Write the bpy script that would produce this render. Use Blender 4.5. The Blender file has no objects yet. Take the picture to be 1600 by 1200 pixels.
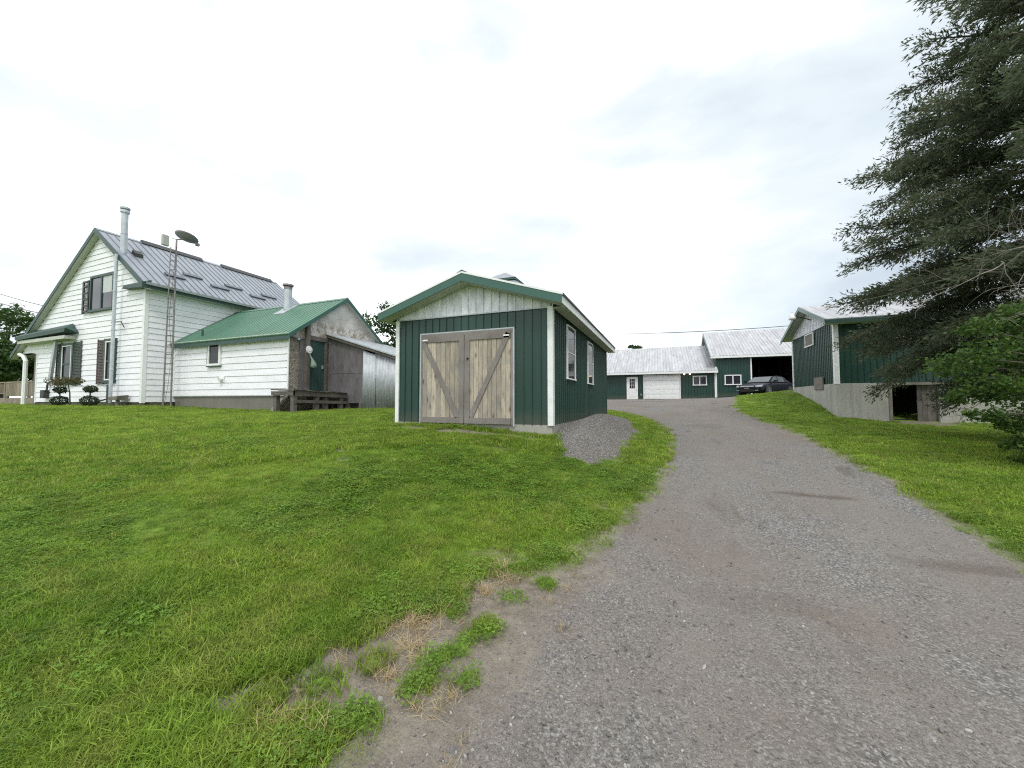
import bpy, bmesh, math, random
import numpy as np
from mathutils import Vector, Matrix, noise as mnoise

S = bpy.context.scene
# ------------------------------------------------------------------ camera, sky, sun
PITCH = math.atan(26/600.0)
YAW = math.atan(240/600.0*math.cos(PITCH))
cam_data = bpy.data.cameras.new("camera")
cam = bpy.data.objects.new("camera", cam_data)
S.collection.objects.link(cam)
cam.location = (0, 0, 1.6)
cam.rotation_euler = (math.pi/2 + PITCH, 0, YAW)
cam_data.sensor_width = 36.0
cam_data.lens = 13.5
cam_data.clip_start = 0.05
cam_data.clip_end = 3000
S.camera = cam

SUN_EL, SUN_AZ = math.radians(55), math.radians(150)      # azimuth clockwise from +Y
world = bpy.data.worlds.new("World")
S.world = world
world.use_nodes = True
wt = world.node_tree
wt.nodes.clear()
def N(t, typ, **kw):
    n = t.nodes.new(typ)
    for k, v in kw.items():
        setattr(n, k, v)
    return n
def ramp(t, src, stops, interp='LINEAR'):
    r = N(t, 'ShaderNodeValToRGB')
    r.color_ramp.interpolation = interp
    e = r.color_ramp.elements
    while len(e) > 1: e.remove(e[-1])
    e[0].position, c = stops[0][0], stops[0][1]
    e[0].color = (*c, 1) if not isinstance(c, (int, float)) else (c, c, c, 1)
    for p, c in stops[1:]:
        x = e.new(p)
        x.color = (*c, 1) if not isinstance(c, (int, float)) else (c, c, c, 1)
    t.links.new(src, r.inputs[0])
    return r.outputs[0]
def build_world():
    t = wt
    L = t.links.new
    sky = N(t, 'ShaderNodeTexSky', sky_type='NISHITA')
    sky.sun_disc = False
    sky.sun_elevation = SUN_EL
    sky.sun_rotation = SUN_AZ
    bg1 = N(t, 'ShaderNodeBackground'); bg1.inputs[1].default_value = 0.12
    L(sky.outputs[0], bg1.inputs[0])
    tc = N(t, 'ShaderNodeTexCoord')
    mp = N(t, 'ShaderNodeMapping'); mp.inputs['Scale'].default_value = (1.0, 1.0, 2.6)
    mp.inputs['Location'].default_value = (0.35, 0.1, 0.2)
    L(tc.outputs['Generated'], mp.inputs[0])
    n1 = N(t, 'ShaderNodeTexNoise'); n1.inputs['Scale'].default_value = 1.9; n1.inputs['Detail'].default_value = 7
    n1.inputs['Roughness'].default_value = 0.52; n1.inputs['Distortion'].default_value = 0.25
    L(mp.outputs[0], n1.inputs['Vector'])
    # heavier cloud bank low on the side of the sky beyond the far barn
    sep = N(t, 'ShaderNodeVectorMath', operation='DOT_PRODUCT')
    sep.inputs[1].default_value = Vector((0.75, 0.65, -0.1)).normalized()
    L(tc.outputs['Generated'], sep.inputs[0])
    mr = N(t, 'ShaderNodeMapRange'); mr.inputs[1].default_value = 0.55; mr.inputs[2].default_value = 1.0
    mr.inputs[3].default_value = 0.0; mr.inputs[4].default_value = 0.16
    L(sep.outputs['Value'], mr.inputs[0])
    sub = N(t, 'ShaderNodeMath', operation='SUBTRACT')
    L(n1.outputs['Fac'], sub.inputs[0]); L(mr.outputs[0], sub.inputs[1])
    col = ramp(t, sub.outputs[0], [(0.18, (0.48, 0.54, 0.61)), (0.30, (0.61, 0.68, 0.73)), (0.41, (0.72, 0.78, 0.81)), (0.48, (0.84, 0.87, 0.89)), (0.60, (1.75, 1.80, 1.86)), (0.8, (2.05, 2.09, 2.15))])
    bg2 = N(t, 'ShaderNodeBackground'); bg2.inputs[1].default_value = 1.0
    L(col, bg2.inputs[0])
    mx = N(t, 'ShaderNodeMixShader'); mx.inputs[0].default_value = 0.9
    L(bg1.outputs[0], mx.inputs[1]); L(bg2.outputs[0], mx.inputs[2])
    out = N(t, 'ShaderNodeOutputWorld')
    L(mx.outputs[0], out.inputs[0])
build_world()
sd = bpy.data.lights.new("sun", 'SUN'); sd.energy = 1.5; sd.angle = math.radians(16); sd.color = (1, 0.965, 0.91)
sun = bpy.data.objects.new("sun", sd); S.collection.objects.link(sun)
dv = Vector((math.sin(SUN_AZ)*math.cos(SUN_EL), math.cos(SUN_AZ)*math.cos(SUN_EL), math.sin(SUN_EL)))
sun.rotation_euler = dv.to_track_quat('Z', 'Y').to_euler(); sun.location = dv*60
S.view_settings.view_transform = 'Standard'
S.view_settings.look = 'None'
S.view_settings.exposure = 0.42
S.view_settings.gamma = 1
S.render.engine = 'CYCLES'
S.cycles.max_bounces = 6
S.cycles.transparent_max_bounces = 6
S.cycles.use_denoising = False
S.cycles.filter_width = 1.15
S.cycles.sample_clamp_indirect = 4

rng = np.random.default_rng(7)
random.seed(7)

# ------------------------------------------------------------------ terrain height
CP=np.array([(0,0,0),(0,-6,-.15),(2.5,-2,-.05),(-4,-4,-.1),(6,-3,0),(2,3,.1),(1.5,6,.26),(1.5,10,.52),(1.7,15,.85),(1,20,1.15),(0,25,1.45),(0,31,1.68),(-1,37,1.72),(-8,37,1.72),(4,37,1.85),(5,33,1.83),(8,33,1.97),(11,36,1.95),(-6,30,1.6),(-6,22,1.3),
(6.8,20.4,.87),(8.6,20.4,.7),(11.6,20.4,.7),(15,20,.7),(6.7,22.3,1.35),(6.7,24.2,1.75),(6.7,26.3,2.08),(6.6,28.5,2.1),(5.3,26,1.75),(4.3,22,1.2),(5,18,.95),
(5,10,.5),(5,14,.72),(8.5,12,.58),(12,12,.6),(5,5,.22),(10,5,.35),(18,12,.6),(18,28,1.2),
(-2.3,8.15,.72),(-4.4,8.1,.90),(-6.6,8.1,.97),(-2.3,16.8,.98),(-2.3,12,.85),(-7,13,1.15),(-7,18,1.25),
(-1.5,6,.36),(-3,5.5,.48),(-3,7,.7),(-5,6,.74),(-.3,8,.44),(-.4,12,.66),(-4,3,.25),
(-9,8,1.08),(-13,10,1.17),(-12,12.5,1.24),(-10,12.5,1.25),(-20,9.8,1.30),(-20,8.4,1.30),(-30,8.5,1.34),(-46,6,1.4),(-20,18,1.35),(-32,18,1.4),
(-3,1.2,.08),(-6,3,.38),(-10,4,.72),(-15,5,1.0),(-22,4,1.15),(-6,-1,.1),(-15,-2,.6),(-40,-8,1.2),
(-60,30,1.6),(-30,60,1.6),(0,65,1.7),(30,55,1.5),(55,25,.9),(45,0,.6),(20,-15,.3),(-20,-25,.5),(60,-40,.5),(-70,-30,1.2)],float)
def _k(r2):
    return .5*r2*np.log(r2+1e-9)
_n=len(CP)
_K=_k(((CP[:,None,:2]-CP[None,:,:2])**2).sum(-1))+np.eye(_n)*.02
_P=np.c_[np.ones(_n),CP[:,:2]]
_A=np.block([[_K,_P],[_P.T,np.zeros((3,3))]])
_W=np.linalg.solve(_A,np.r_[CP[:,2],0,0,0])
def H(x,y):
    x=np.asarray(x,float);y=np.asarray(y,float)
    s=np.broadcast(x,y).shape
    X=np.broadcast_to(x,s).ravel();Y=np.broadcast_to(y,s).ravel();out=np.empty(X.size)
    for a in range(0,X.size,20000):
        b=slice(a,a+20000);r2=(X[b,None]-CP[:,0])**2+(Y[b,None]-CP[:,1])**2
        out[b]=_k(r2)@_W[:_n]+_W[_n]+_W[_n+1]*X[b]+_W[_n+2]*Y[b]
    w=np.clip((np.hypot(X,Y-10)-60)/40,0,1);w=w*w*(3-2*w)
    out=np.clip(out,-.6,2.6)*(1-w)+1.3*w
    return out.reshape(s)


def h(x, y): return float(H(x, y))

# ------------------------------------------------------------------ materials
def new_mat(name):
    m = bpy.data.materials.new(name); m.use_nodes = True
    t = m.node_tree
    b = t.nodes['Principled BSDF']
    return m, t, b, t.links.new
def texc(t, scale=(1, 1, 1), kind='Object', rot=(0, 0, 0)):
    tc = N(t, 'ShaderNodeTexCoord'); mp = N(t, 'ShaderNodeMapping')
    mp.inputs['Scale'].default_value = scale; mp.inputs['Rotation'].default_value = rot
    t.links.new(tc.outputs[kind], mp.inputs[0]); return mp.outputs[0]
def noise(t, vec, scale, detail=5, rough=0.55, dist=0.0):
    n = N(t, 'ShaderNodeTexNoise'); n.inputs['Scale'].default_value = scale; n.inputs['Detail'].default_value = detail
    n.inputs['Roughness'].default_value = rough; n.inputs['Distortion'].default_value = dist
    if vec is not None: t.links.new(vec, n.inputs['Vector'])
    return n.outputs['Fac']
def mix(t, fac, a, b, mode='MIX'):
    m = N(t, 'ShaderNodeMix', data_type='RGBA', blend_type=mode)
    for i, s in ((0, fac), (6, a), (7, b)):
        if isinstance(s, (int, float)): m.inputs[i].default_value = s
        elif isinstance(s, tuple): m.inputs[i].default_value = (*s, 1)
        else: t.links.new(s, m.inputs[i])
    return m.outputs[2]
def math_(t, op, a, b=0.5, clamp=False):
    m = N(t, 'ShaderNodeMath', operation=op); m.use_clamp = clamp
    for i, s in ((0, a), (1, b)):
        if isinstance(s, (int, float)): m.inputs[i].default_value = s
        else: t.links.new(s, m.inputs[i])
    return m.outputs[0]
def bump(t, b, hgt, strength=0.4, dist=0.01):
    n = N(t, 'ShaderNodeBump'); n.inputs['Strength'].default_value = strength; n.inputs['Distance'].default_value = dist
    t.links.new(hgt, n.inputs['Height']); t.links.new(n.outputs[0], b.inputs['Normal'])
def island(t):
    return N(t, 'ShaderNodeNewGeometry').outputs['Random Per Island']

def simple(name, c1, c2=None, rough=0.5, metal=0.0, scale=3.0, stretch=(1, 1, 1), var=0.0, bmp=0.0, bscale=40.0, spec=0.5, lo=0.35, hi=0.7, coat=0.0):
    m, t, b, L = new_mat(name)
    c2 = c2 or tuple(x*0.8 for x in c1)
    f = noise(t, texc(t, stretch), scale, 6, 0.6)
    f = ramp(t, f, [(lo, 0.0), (hi, 1.0)])
    c = mix(t, f, c1, c2)
    if var:
        k = math_(t, 'MULTIPLY_ADD', island(t), var); k.node.inputs[2].default_value = 1-var/2
        cc = N(t, 'ShaderNodeCombineColor')
        for i in range(3): L(k, cc.inputs[i])
        c = mix(t, 1.0, c, cc.outputs[0], 'MULTIPLY')
    L(c, b.inputs['Base Color'])
    b.inputs['Roughness'].default_value = rough; b.inputs['Metallic'].default_value = metal
    b.inputs['Specular IOR Level'].default_value = spec
    b.inputs['Coat Weight'].default_value = coat
    if bmp:
        bump(t, b, noise(t, texc(t, stretch), bscale, 5), bmp, 0.01)
    return m

M = {}
M['siding'] = simple('white_siding', (0.79, 0.795, 0.83), (0.70, 0.705, 0.74), 0.5, scale=1.4, stretch=(1, 1, 2.5), var=0.04)
M['white'] = simple('white_paint', (0.76, 0.77, 0.77), (0.66, 0.67, 0.66), 0.5, scale=5)
M['soffit'] = simple('soffit_paint', (0.50, 0.52, 0.47), (0.42, 0.43, 0.38), 0.7)
M['green'] = simple('green_steel_siding', (0.0085, 0.037, 0.028), (0.0135, 0.050, 0.038), 0.42, scale=1.6, stretch=(1, 1, .35), var=0.16, spec=0.45)
def add_splash(m, lo=.12, hi=.60, col=(0.10, 0.095, 0.075)):
    t = m.node_tree; b = t.nodes['Principled BSDF']; L = t.links.new
    src = b.inputs['Base Color'].links[0].from_socket
    o = texc(t); sx = N(t, 'ShaderNodeSeparateXYZ'); L(o, sx.inputs[0])
    n = noise(t, texc(t, (1, 1, 1.5)), 3.5, 7, .7)
    a = math_(t, 'ADD', sx.outputs[2], math_(t, 'MULTIPLY', n, .5))
    f = ramp(t, a, [(lo+.2, .75), (hi+.1, 0.)])
    st = ramp(t, noise(t, texc(t, (3, 3, .15)), 2.2, 5, .65), [(.52, 0.), (.75, .35)])
    c = mix(t, st, src, (0.035, 0.06, 0.052))
    L(mix(t, math_(t, 'MULTIPLY', f, .6), c, col), b.inputs['Base Color'])
add_splash(M['green'])
M['green_trim'] = simple('green_trim_steel', (0.024, 0.088, 0.066), (0.030, 0.10, 0.076), 0.4, scale=2)
M['dark_green'] = simple('dark_green_paint', (0.022, 0.055, 0.048), (0.03, 0.07, 0.06), 0.5)
M['white_steel'] = simple('white_steel_panel', (0.62, 0.62, 0.61), (0.34, 0.35, 0.37), 0.45, scale=2.4, stretch=(1.5, 1.5, .9), var=0.22, lo=.4, hi=.75)
M['roof_grey'] = simple('grey_steel_roof', (0.26, 0.285, 0.315), (0.205, 0.23, 0.26), 0.42, metal=0.3, scale=1.3, var=0.1)
M['roof_rib'] = simple('grey_roof_rib', (0.105, 0.125, 0.15), (0.085, 0.10, 0.12), 0.45, metal=0.2)
M['roof_green'] = simple('green_steel_roof', (0.075, 0.180, 0.115), (0.058, 0.140, 0.092), 0.42, scale=1.2, stretch=(1, .3, .3), var=0.12)
def galv_roof():
    m, t, b, L = new_mat('galvanised_roof_sheets')
    o = texc(t)
    a = noise(t, texc(t, (1.6, .25, .25)), 2.0, 6, .65)
    p = noise(t, o, 3.0, 5, .6)
    c = mix(t, ramp(t, a, [(.35, 0.), (.65, 1.)]), (0.50, 0.51, 0.52), (0.33, 0.335, 0.35))
    c = mix(t, math_(t, 'MULTIPLY', ramp(t, p, [(.5, 0.), (.72, 1.)]), .45), c, (0.30, .27, .25))
    L(c, b.inputs['Base Color']); b.inputs['Metallic'].default_value = .25; b.inputs['Roughness'].default_value = .48
    return m
M['roof_silver'] = galv_roof()
M['galv'] = simple('galvanised_metal', (0.42, 0.45, 0.47), (0.31, 0.335, 0.355), 0.5, metal=0.25, scale=6, stretch=(1, 1, .5))
M['steel_dark'] = simple('weathered_steel', (0.20, 0.17, 0.16), (0.28, 0.27, 0.27), 0.55, metal=0.5, scale=9)
M['bright_metal'] = simple('stove_pipe_steel', (0.50, 0.53, 0.57), (0.38, 0.41, 0.45), 0.5, metal=0.3, scale=4)
M['black'] = simple('black_metal', (0.015, 0.015, 0.017), (0.03, 0.03, 0.03), 0.5)
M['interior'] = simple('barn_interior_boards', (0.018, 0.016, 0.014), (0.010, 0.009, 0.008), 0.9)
M['concrete'] = None
def concrete(name, base, dark, stain=0.6, blocks=False):
    m, t, b, L = new_mat(name)
    o = texc(t)
    a = noise(t, o, 1.1, 8, .62)
    v = noise(t, texc(t, (3, 3, .28)), 1.6, 5, .6)
    fine = noise(t, o, 38, 4)
    c = mix(t, ramp(t, a, [(.33, 0.), (.68, 1.)]), base, tuple(x*.78 for x in base))
    c = mix(t, math_(t, 'MULTIPLY', ramp(t, v, [(.48, 0.), (.70, 1.)]), stain), c, dark)
    c = mix(t, .25, c, ramp(t, fine, [(.3, tuple(x*.6 for x in base)), (.7, base)]))
    hgt = math_(t, 'MULTIPLY_ADD', a, 1.0); L(fine, hgt.node.inputs[2])
    L(c, b.inputs['Base Color']); b.inputs['Roughness'].default_value = .9; b.inputs['Specular IOR Level'].default_value = .25
    bump(t, b, hgt, .35, .01)
    return m
M['concrete'] = concrete('poured_concrete', (0.43, 0.42, 0.385), (0.17, 0.16, 0.14), .6)
M['conc_old'] = concrete('old_rough_concrete', (0.20, 0.19, 0.165), (0.10, 0.095, 0.08), .25)
M['block'] = concrete('concrete_block', (0.36, 0.35, 0.31), (0.22, 0.21, 0.18), .3)
def wood(name, light, mid, dark, grain=(9, 9, .7), var=0.35, knots=True, rough=.8):
    m, t, b, L = new_mat(name)
    r = island(t)
    tc = N(t, 'ShaderNodeTexCoord')
    off = N(t, 'ShaderNodeCombineXYZ')
    L(math_(t, 'MULTIPLY', r, 37.0), off.inputs[0]); L(math_(t, 'MULTIPLY', r, 11.0), off.inputs[2])
    ad = N(t, 'ShaderNodeVectorMath', operation='ADD'); L(tc.outputs['Object'], ad.inputs[0]); L(off.outputs[0], ad.inputs[1])
    mp = N(t, 'ShaderNodeMapping'); mp.inputs['Scale'].default_value = grain; L(ad.outputs[0], mp.inputs[0])
    g = noise(t, mp.outputs[0], 5.0, 7, .65, .4)
    big = noise(t, ad.outputs[0], 1.7, 4, .6)
    c = mix(t, ramp(t, g, [(.30, 0.), (.72, 1.)]), light, mid)
    c = mix(t, ramp(t, big, [(.42, 0.), (.75, 1.)]), c, dark)
    if knots:
        mk = N(t, 'ShaderNodeMapping'); mk.inputs['Scale'].default_value = (7, 7, 2.6); L(ad.outputs[0], mk.inputs[0])
        vo = N(t, 'ShaderNodeTexVoronoi'); vo.inputs['Scale'].default_value = 1.0; L(mk.outputs[0], vo.inputs['Vector'])
        kf = ramp(t, vo.outputs['Distance'], [(.10, 1.), (.19, .4), (.34, 0.)])
        c = mix(t, math_(t, 'MULTIPLY', kf, .8), c, (0.10, 0.055, 0.03))
    k = math_(t, 'MULTIPLY_ADD', r, var); k.node.inputs[2].default_value = 1-var/2
    cc = N(t, 'ShaderNodeCombineColor')
    for i in range(3): L(k, cc.inputs[i])
    c = mix(t, 1.0, c, cc.outputs[0], 'MULTIPLY')
    L(c, b.inputs['Base Color']); b.inputs['Roughness'].default_value = rough; b.inputs['Specular IOR Level'].default_value = .25
    bump(t, b, g, .5, .006)
    return m
M['door_plank'] = wood('new_pine_planks', (0.50, 0.435, 0.345), (0.25, 0.22, 0.18), (0.24, 0.225, 0.205), var=.55)
M['door_grey'] = wood('weathered_grey_timber', (0.245, 0.225, 0.208), (0.165, 0.148, 0.138), (0.14, 0.125, 0.118), knots=False)
M['old_wood'] = wood('old_grey_boards', (0.15, 0.135, 0.12), (0.08, 0.07, 0.062), (0.05, 0.045, 0.04), grain=(2, 2, 6), knots=False, var=.6)
M['rail_wood'] = wood('porch_boards', (0.30, 0.26, 0.20), (0.2, 0.17, 0.13), (0.15, 0.13, 0.10), knots=False)
M['gable_board'] = simple('white_gable_steel', (0.72, 0.73, 0.78), (0.40, 0.41, 0.45), .5, scale=3.2, stretch=(2.5, 2.5, .8), var=.18, lo=.4, hi=.75)
def tarpaper():
    m, t, b, L = new_mat('purple_grey_weathered_boards')
    o = texc(t)
    a = noise(t, texc(t, (2.2, 1, .9)), 2.2, 8, .7)
    c = mix(t, ramp(t, a, [(.35, 0.), (.68, 1.)]), (0.080, 0.073, 0.076), (0.15, 0.138, 0.142))
    v = noise(t, texc(t, (1, 1, .12)), 14, 4)
    c = mix(t, ramp(t, v, [(.55, 0.), (.8, .5)]), c, (.045, .04, .045))
    L(c, b.inputs['Base Color']); b.inputs['Roughness'].default_value = .85
    bump(t, b, a, .4, .02); return m
M['tar'] = tarpaper()
def plaster():
    m, t, b, L = new_mat('peeling_plaster')
    o = texc(t)
    a = noise(t, o, 1.6, 8, .68, .3)
    c = mix(t, ramp(t, a, [(.4, 0.), (.6, 1.)]), (0.56, 0.55, 0.53), (0.42, 0.405, 0.38))
    # worn band low on the gable where the coating has peeled away
    sx = N(t, 'ShaderNodeSeparateXYZ'); L(o, sx.inputs[0])
    band = math_(t, 'MULTIPLY', math_(t, 'SUBTRACT', 4.0, sx.outputs[2], True), 1.7, True)
    p = noise(t, texc(t, (1, 1, .7)), 2.4, 9, .75, .6)
    pe = math_(t, 'MULTIPLY', ramp(t, p, [(.47, 0.), (.52, 1.)], 'LINEAR'), band)
    c = mix(t, pe, c, (0.26, 0.225, 0.175))
    p2 = noise(t, o, 7.0, 6, .7)
    c = mix(t, math_(t, 'MULTIPLY', ramp(t, p2, [(.52, 0.), (.62, 1.)]), math_(t, 'MULTIPLY', band, .6)), c, (0.68, 0.68, 0.66))
    L(c, b.inputs['Base Color']); b.inputs['Roughness'].default_value = .85
    bump(t, b, p, .5, .02); return m
M['plaster'] = plaster()
def stonewall(name='old_rubble_masonry', c1=(0.26, 0.23, 0.18), c2=(0.12, 0.105, 0.085), mort=(0.30, 0.28, 0.24), sc=5.5):
    m, t, b, L = new_mat(name)
    o = texc(t, (1, 1, 1.9))
    vo = N(t, 'ShaderNodeTexVoronoi'); vo.inputs['Scale'].default_value = sc; L(o, vo.inputs['Vector'])
    ve = N(t, 'ShaderNodeTexVoronoi', feature='DISTANCE_TO_EDGE'); ve.inputs['Scale'].default_value = sc; L(o, ve.inputs['Vector'])
    s = N(t, 'ShaderNodeSeparateColor'); L(vo.outputs['Color'], s.inputs[0])
    c = mix(t, s.outputs[0], c1, c2)
    c = mix(t, ramp(t, noise(t, texc(t), 22, 4), [(.4, 0.), (.7, .5)]), c, c2)
    e = ramp(t, ve.outputs['Distance'], [(.03, 1.), (.09, 0.)])
    c = mix(t, e, c, mort)
    L(c, b.inputs['Base Color']); b.inputs['Roughness'].default_value = .9
    bump(t, b, math_(t, 'SUBTRACT', noise(t, texc(t), 12, 5), e), .6, .03); return m
M['stone'] = stonewall()
def glass(name, col=(0.02, 0.022, 0.026), rough=.06):
    m, t, b, L = new_mat(name)
    f = noise(t, texc(t), 3, 3)
    L(mix(t, f, col, tuple(x*1.8 for x in col)), b.inputs['Base Color'])
    b.inputs['Roughness'].default_value = rough; b.inputs['Specular IOR Level'].default_value = .3
    return m
M['glass'] = glass('dark_window_glass')
M['curtain'] = simple('net_curtain', (0.55, 0.57, 0.58), (0.40, 0.42, 0.43), .8, scale=8, stretch=(6, 6, .3))
M['board_grey'] = simple('grey_hatch_board', (0.20, 0.18, 0.155), (0.13, 0.115, 0.10), .85, scale=3)
M['shutter_red'] = simple('faded_brown_shutter', (0.115, 0.085, 0.088), (0.075, 0.06, 0.062), .7, scale=12)
M['shutter_dark'] = simple('faded_green_shutter', (0.045, 0.062, 0.062), (0.075, 0.085, 0.08), .7, scale=12)
M['grass_tree'] = None
def leafmat(name, c1, c2, c3, sc=.8, trans=.35, rough=.55):
    m, t, b, L = new_mat(name)
    g = N(t, 'ShaderNodeNewGeometry')
    n = noise(t, g.outputs['Position'], sc, 4)
    c = mix(t, ramp(t, n, [(.35, 0.), (.65, 1.)]), c1, c2)
    r = island(t)
    c = mix(t, ramp(t, r, [(.55, 0.), (1., .75)]), c, c3)
    L(c, b.inputs['Base Color']); b.inputs['Roughness'].default_value = rough
    b.inputs['Specular IOR Level'].default_value = .3
    tr = N(t, 'ShaderNodeBsdfTranslucent'); L(c, tr.inputs[0])
    mx = N(t, 'ShaderNodeMixShader'); mx.inputs[0].default_value = trans
    L(b.outputs[0], mx.inputs[1]); L(tr.outputs[0], mx.inputs[2])
    out = t.nodes['Material Output']; L(mx.outputs[0], out.inputs[0])
    return m
M['leaf_cedar'] = leafmat('cedar_foliage', (0.068, 0.098, 0.052), (0.105, 0.128, 0.070), (0.145, 0.142, 0.085), trans=.4)
M['leaf_maple'] = leafmat('broad_green_leaves', (0.034, 0.080, 0.018), (0.070, 0.135, 0.026), (0.14, 0.21, 0.040), sc=2.6, trans=.4)
M['leaf_far'] = leafmat('far_tree_leaves', (0.035, 0.075, 0.020), (0.055, 0.11, 0.026), (0.07, 0.12, 0.035), sc=.5)
M['leaf_shrub'] = leafmat('clipped_shrub_leaves', (0.018, 0.04, 0.015), (0.03, 0.06, 0.02), (0.05, 0.06, 0.03), sc=6, trans=.15)
M['leaf_red'] = leafmat('olive_red_leaves', (0.08, 0.09, 0.03), (0.14, 0.09, 0.05), (0.05, 0.09, 0.03), sc=4)
M['bark'] = simple('bark', (0.085, 0.07, 0.058), (0.05, 0.04, 0.033), .9, scale=6, stretch=(3, 3, .5), bmp=.8, bscale=14)
M['dead'] = simple('bare_grey_branches', (0.24, 0.22, 0.19), (0.16, 0.145, 0.13), .9, scale=9)

# ground material: the attributes say where the ground is gravel, bare soil or turf
def groundmat():
    m, t, b, L = new_mat('ground_surface')
    g = N(t, 'ShaderNodeNewGeometry'); P = g.outputs['Position']
    def attr(n):
        a = N(t, 'ShaderNodeAttribute'); a.attribute_name = n; return a.outputs['Fac']
    gr, di = attr('gravel'), attr('dirt')
    # gravel
    v1 = N(t, 'ShaderNodeTexVoronoi'); v1.inputs['Scale'].default_value = 82; L(P, v1.inputs['Vector'])
    v2 = N(t, 'ShaderNodeTexVoronoi'); v2.inputs['Scale'].default_value = 210; L(P, v2.inputs['Vector'])
    s1 = N(t, 'ShaderNodeSeparateColor'); L(v1.outputs['Color'], s1.inputs[0])
    s2 = N(t, 'ShaderNodeSeparateColor'); L(v2.outputs['Color'], s2.inputs[0])
    stones = ramp(t, s1.outputs[0], [(0., (0.055, 0.057, 0.062)), (.5, (0.152, 0.148, 0.143)), (.8, (0.225, 0.22, 0.213)), (1., (0.38, 0.375, 0.36))])
    fines = ramp(t, s2.outputs[0], [(0., (0.075, 0.066, 0.056)), (.6, (0.155, 0.14, 0.124)), (1., (0.34, 0.32, 0.29))])
    mp = N(t, 'ShaderNodeMapping'); mp.inputs['Scale'].default_value = (1.0, .26, 1); L(P, mp.inputs[0])
    big = noise(t, mp.outputs[0], .95, 6, .6, .4)
    med = noise(t, P, 3.0, 9, .72, .4)
    brown = mix(t, ramp(t, med, [(.3, 0.), (.7, 1.)]), (0.150, 0.128, 0.105), (0.235, 0.210, 0.182))
    soil = mix(t, .55, brown, fines)
    c_g = mix(t, ramp(t, big, [(.42, 0.), (.56, 1.)]), mix(t, .18, stones, soil), mix(t, .78, stones, soil))
    c_g = mix(t, ramp(t, med, [(.50, 0.), (.66, .75)]), c_g, soil)
    wet = noise(t, mp.outputs[0], 2.1, 5, .6, .2)
    c_g = mix(t, ramp(t, wet, [(.58, 0.), (.70, .6)]), c_g, (0.072, 0.058, 0.046))
    far = noise(t, P, .28, 6, .65, .5)
    c_g = mix(t, ramp(t, far, [(.46, 0.), (.62, .55)]), c_g, (0.160, 0.132, 0.106))
    tk = attr('track')
    c_g = mix(t, math_(t, 'MULTIPLY', tk, .45), c_g, mix(t, .5, (0.215, 0.198, 0.178), fines))
    c_g = mix(t, attr('damp'), c_g, (0.085, 0.068, 0.052))
    # bare soil
    c_d = mix(t, ramp(t, med, [(.35, 0.), (.7, 1.)]), (0.140, 0.116, 0.090), (0.250, 0.220, 0.182))
    c_d = mix(t, ramp(t, s2.outputs[1], [(.4, 0.), (1., .7)]), c_d, (0.085, 0.070, 0.052))
    c_d = mix(t, ramp(t, noise(t, P, 11, 6, .7), [(.45, 0.), (.62, .5)]), c_d, (0.30, 0.265, 0.215))
    # turf between the blades and far away
    tn = noise(t, P, .9, 6, .6)
    tf = noise(t, P, 24, 6, .7)
    c_t = mix(t, ramp(t, tn, [(.35, 0.), (.65, 1.)]), (0.120, 0.205, 0.026), (0.190, 0.290, 0.036))
    c_t = mix(t, ramp(t, tf, [(.38, 0.), (.65, .65)]), c_t, (0.060, 0.11, 0.018))
    c = mix(t, di, c_t, c_d); c = mix(t, gr, c, c_g)
    L(c, b.inputs['Base Color']); b.inputs['Roughness'].default_value = .92; b.inputs['Specular IOR Level'].default_value = .2
    hb = math_(t, 'SUBTRACT', 1.0, v1.outputs['Distance'])
    hb = math_(t, 'MULTIPLY_ADD', hb, .6); L(math_(t, 'MULTIPLY', med, 1.2), hb.node.inputs[2])
    h2 = math_(t, 'ADD', hb, math_(t, 'MULTIPLY', tf, .8))
    bump(t, b, h2, .75, .014)
    return m
M['ground'] = groundmat()

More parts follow.
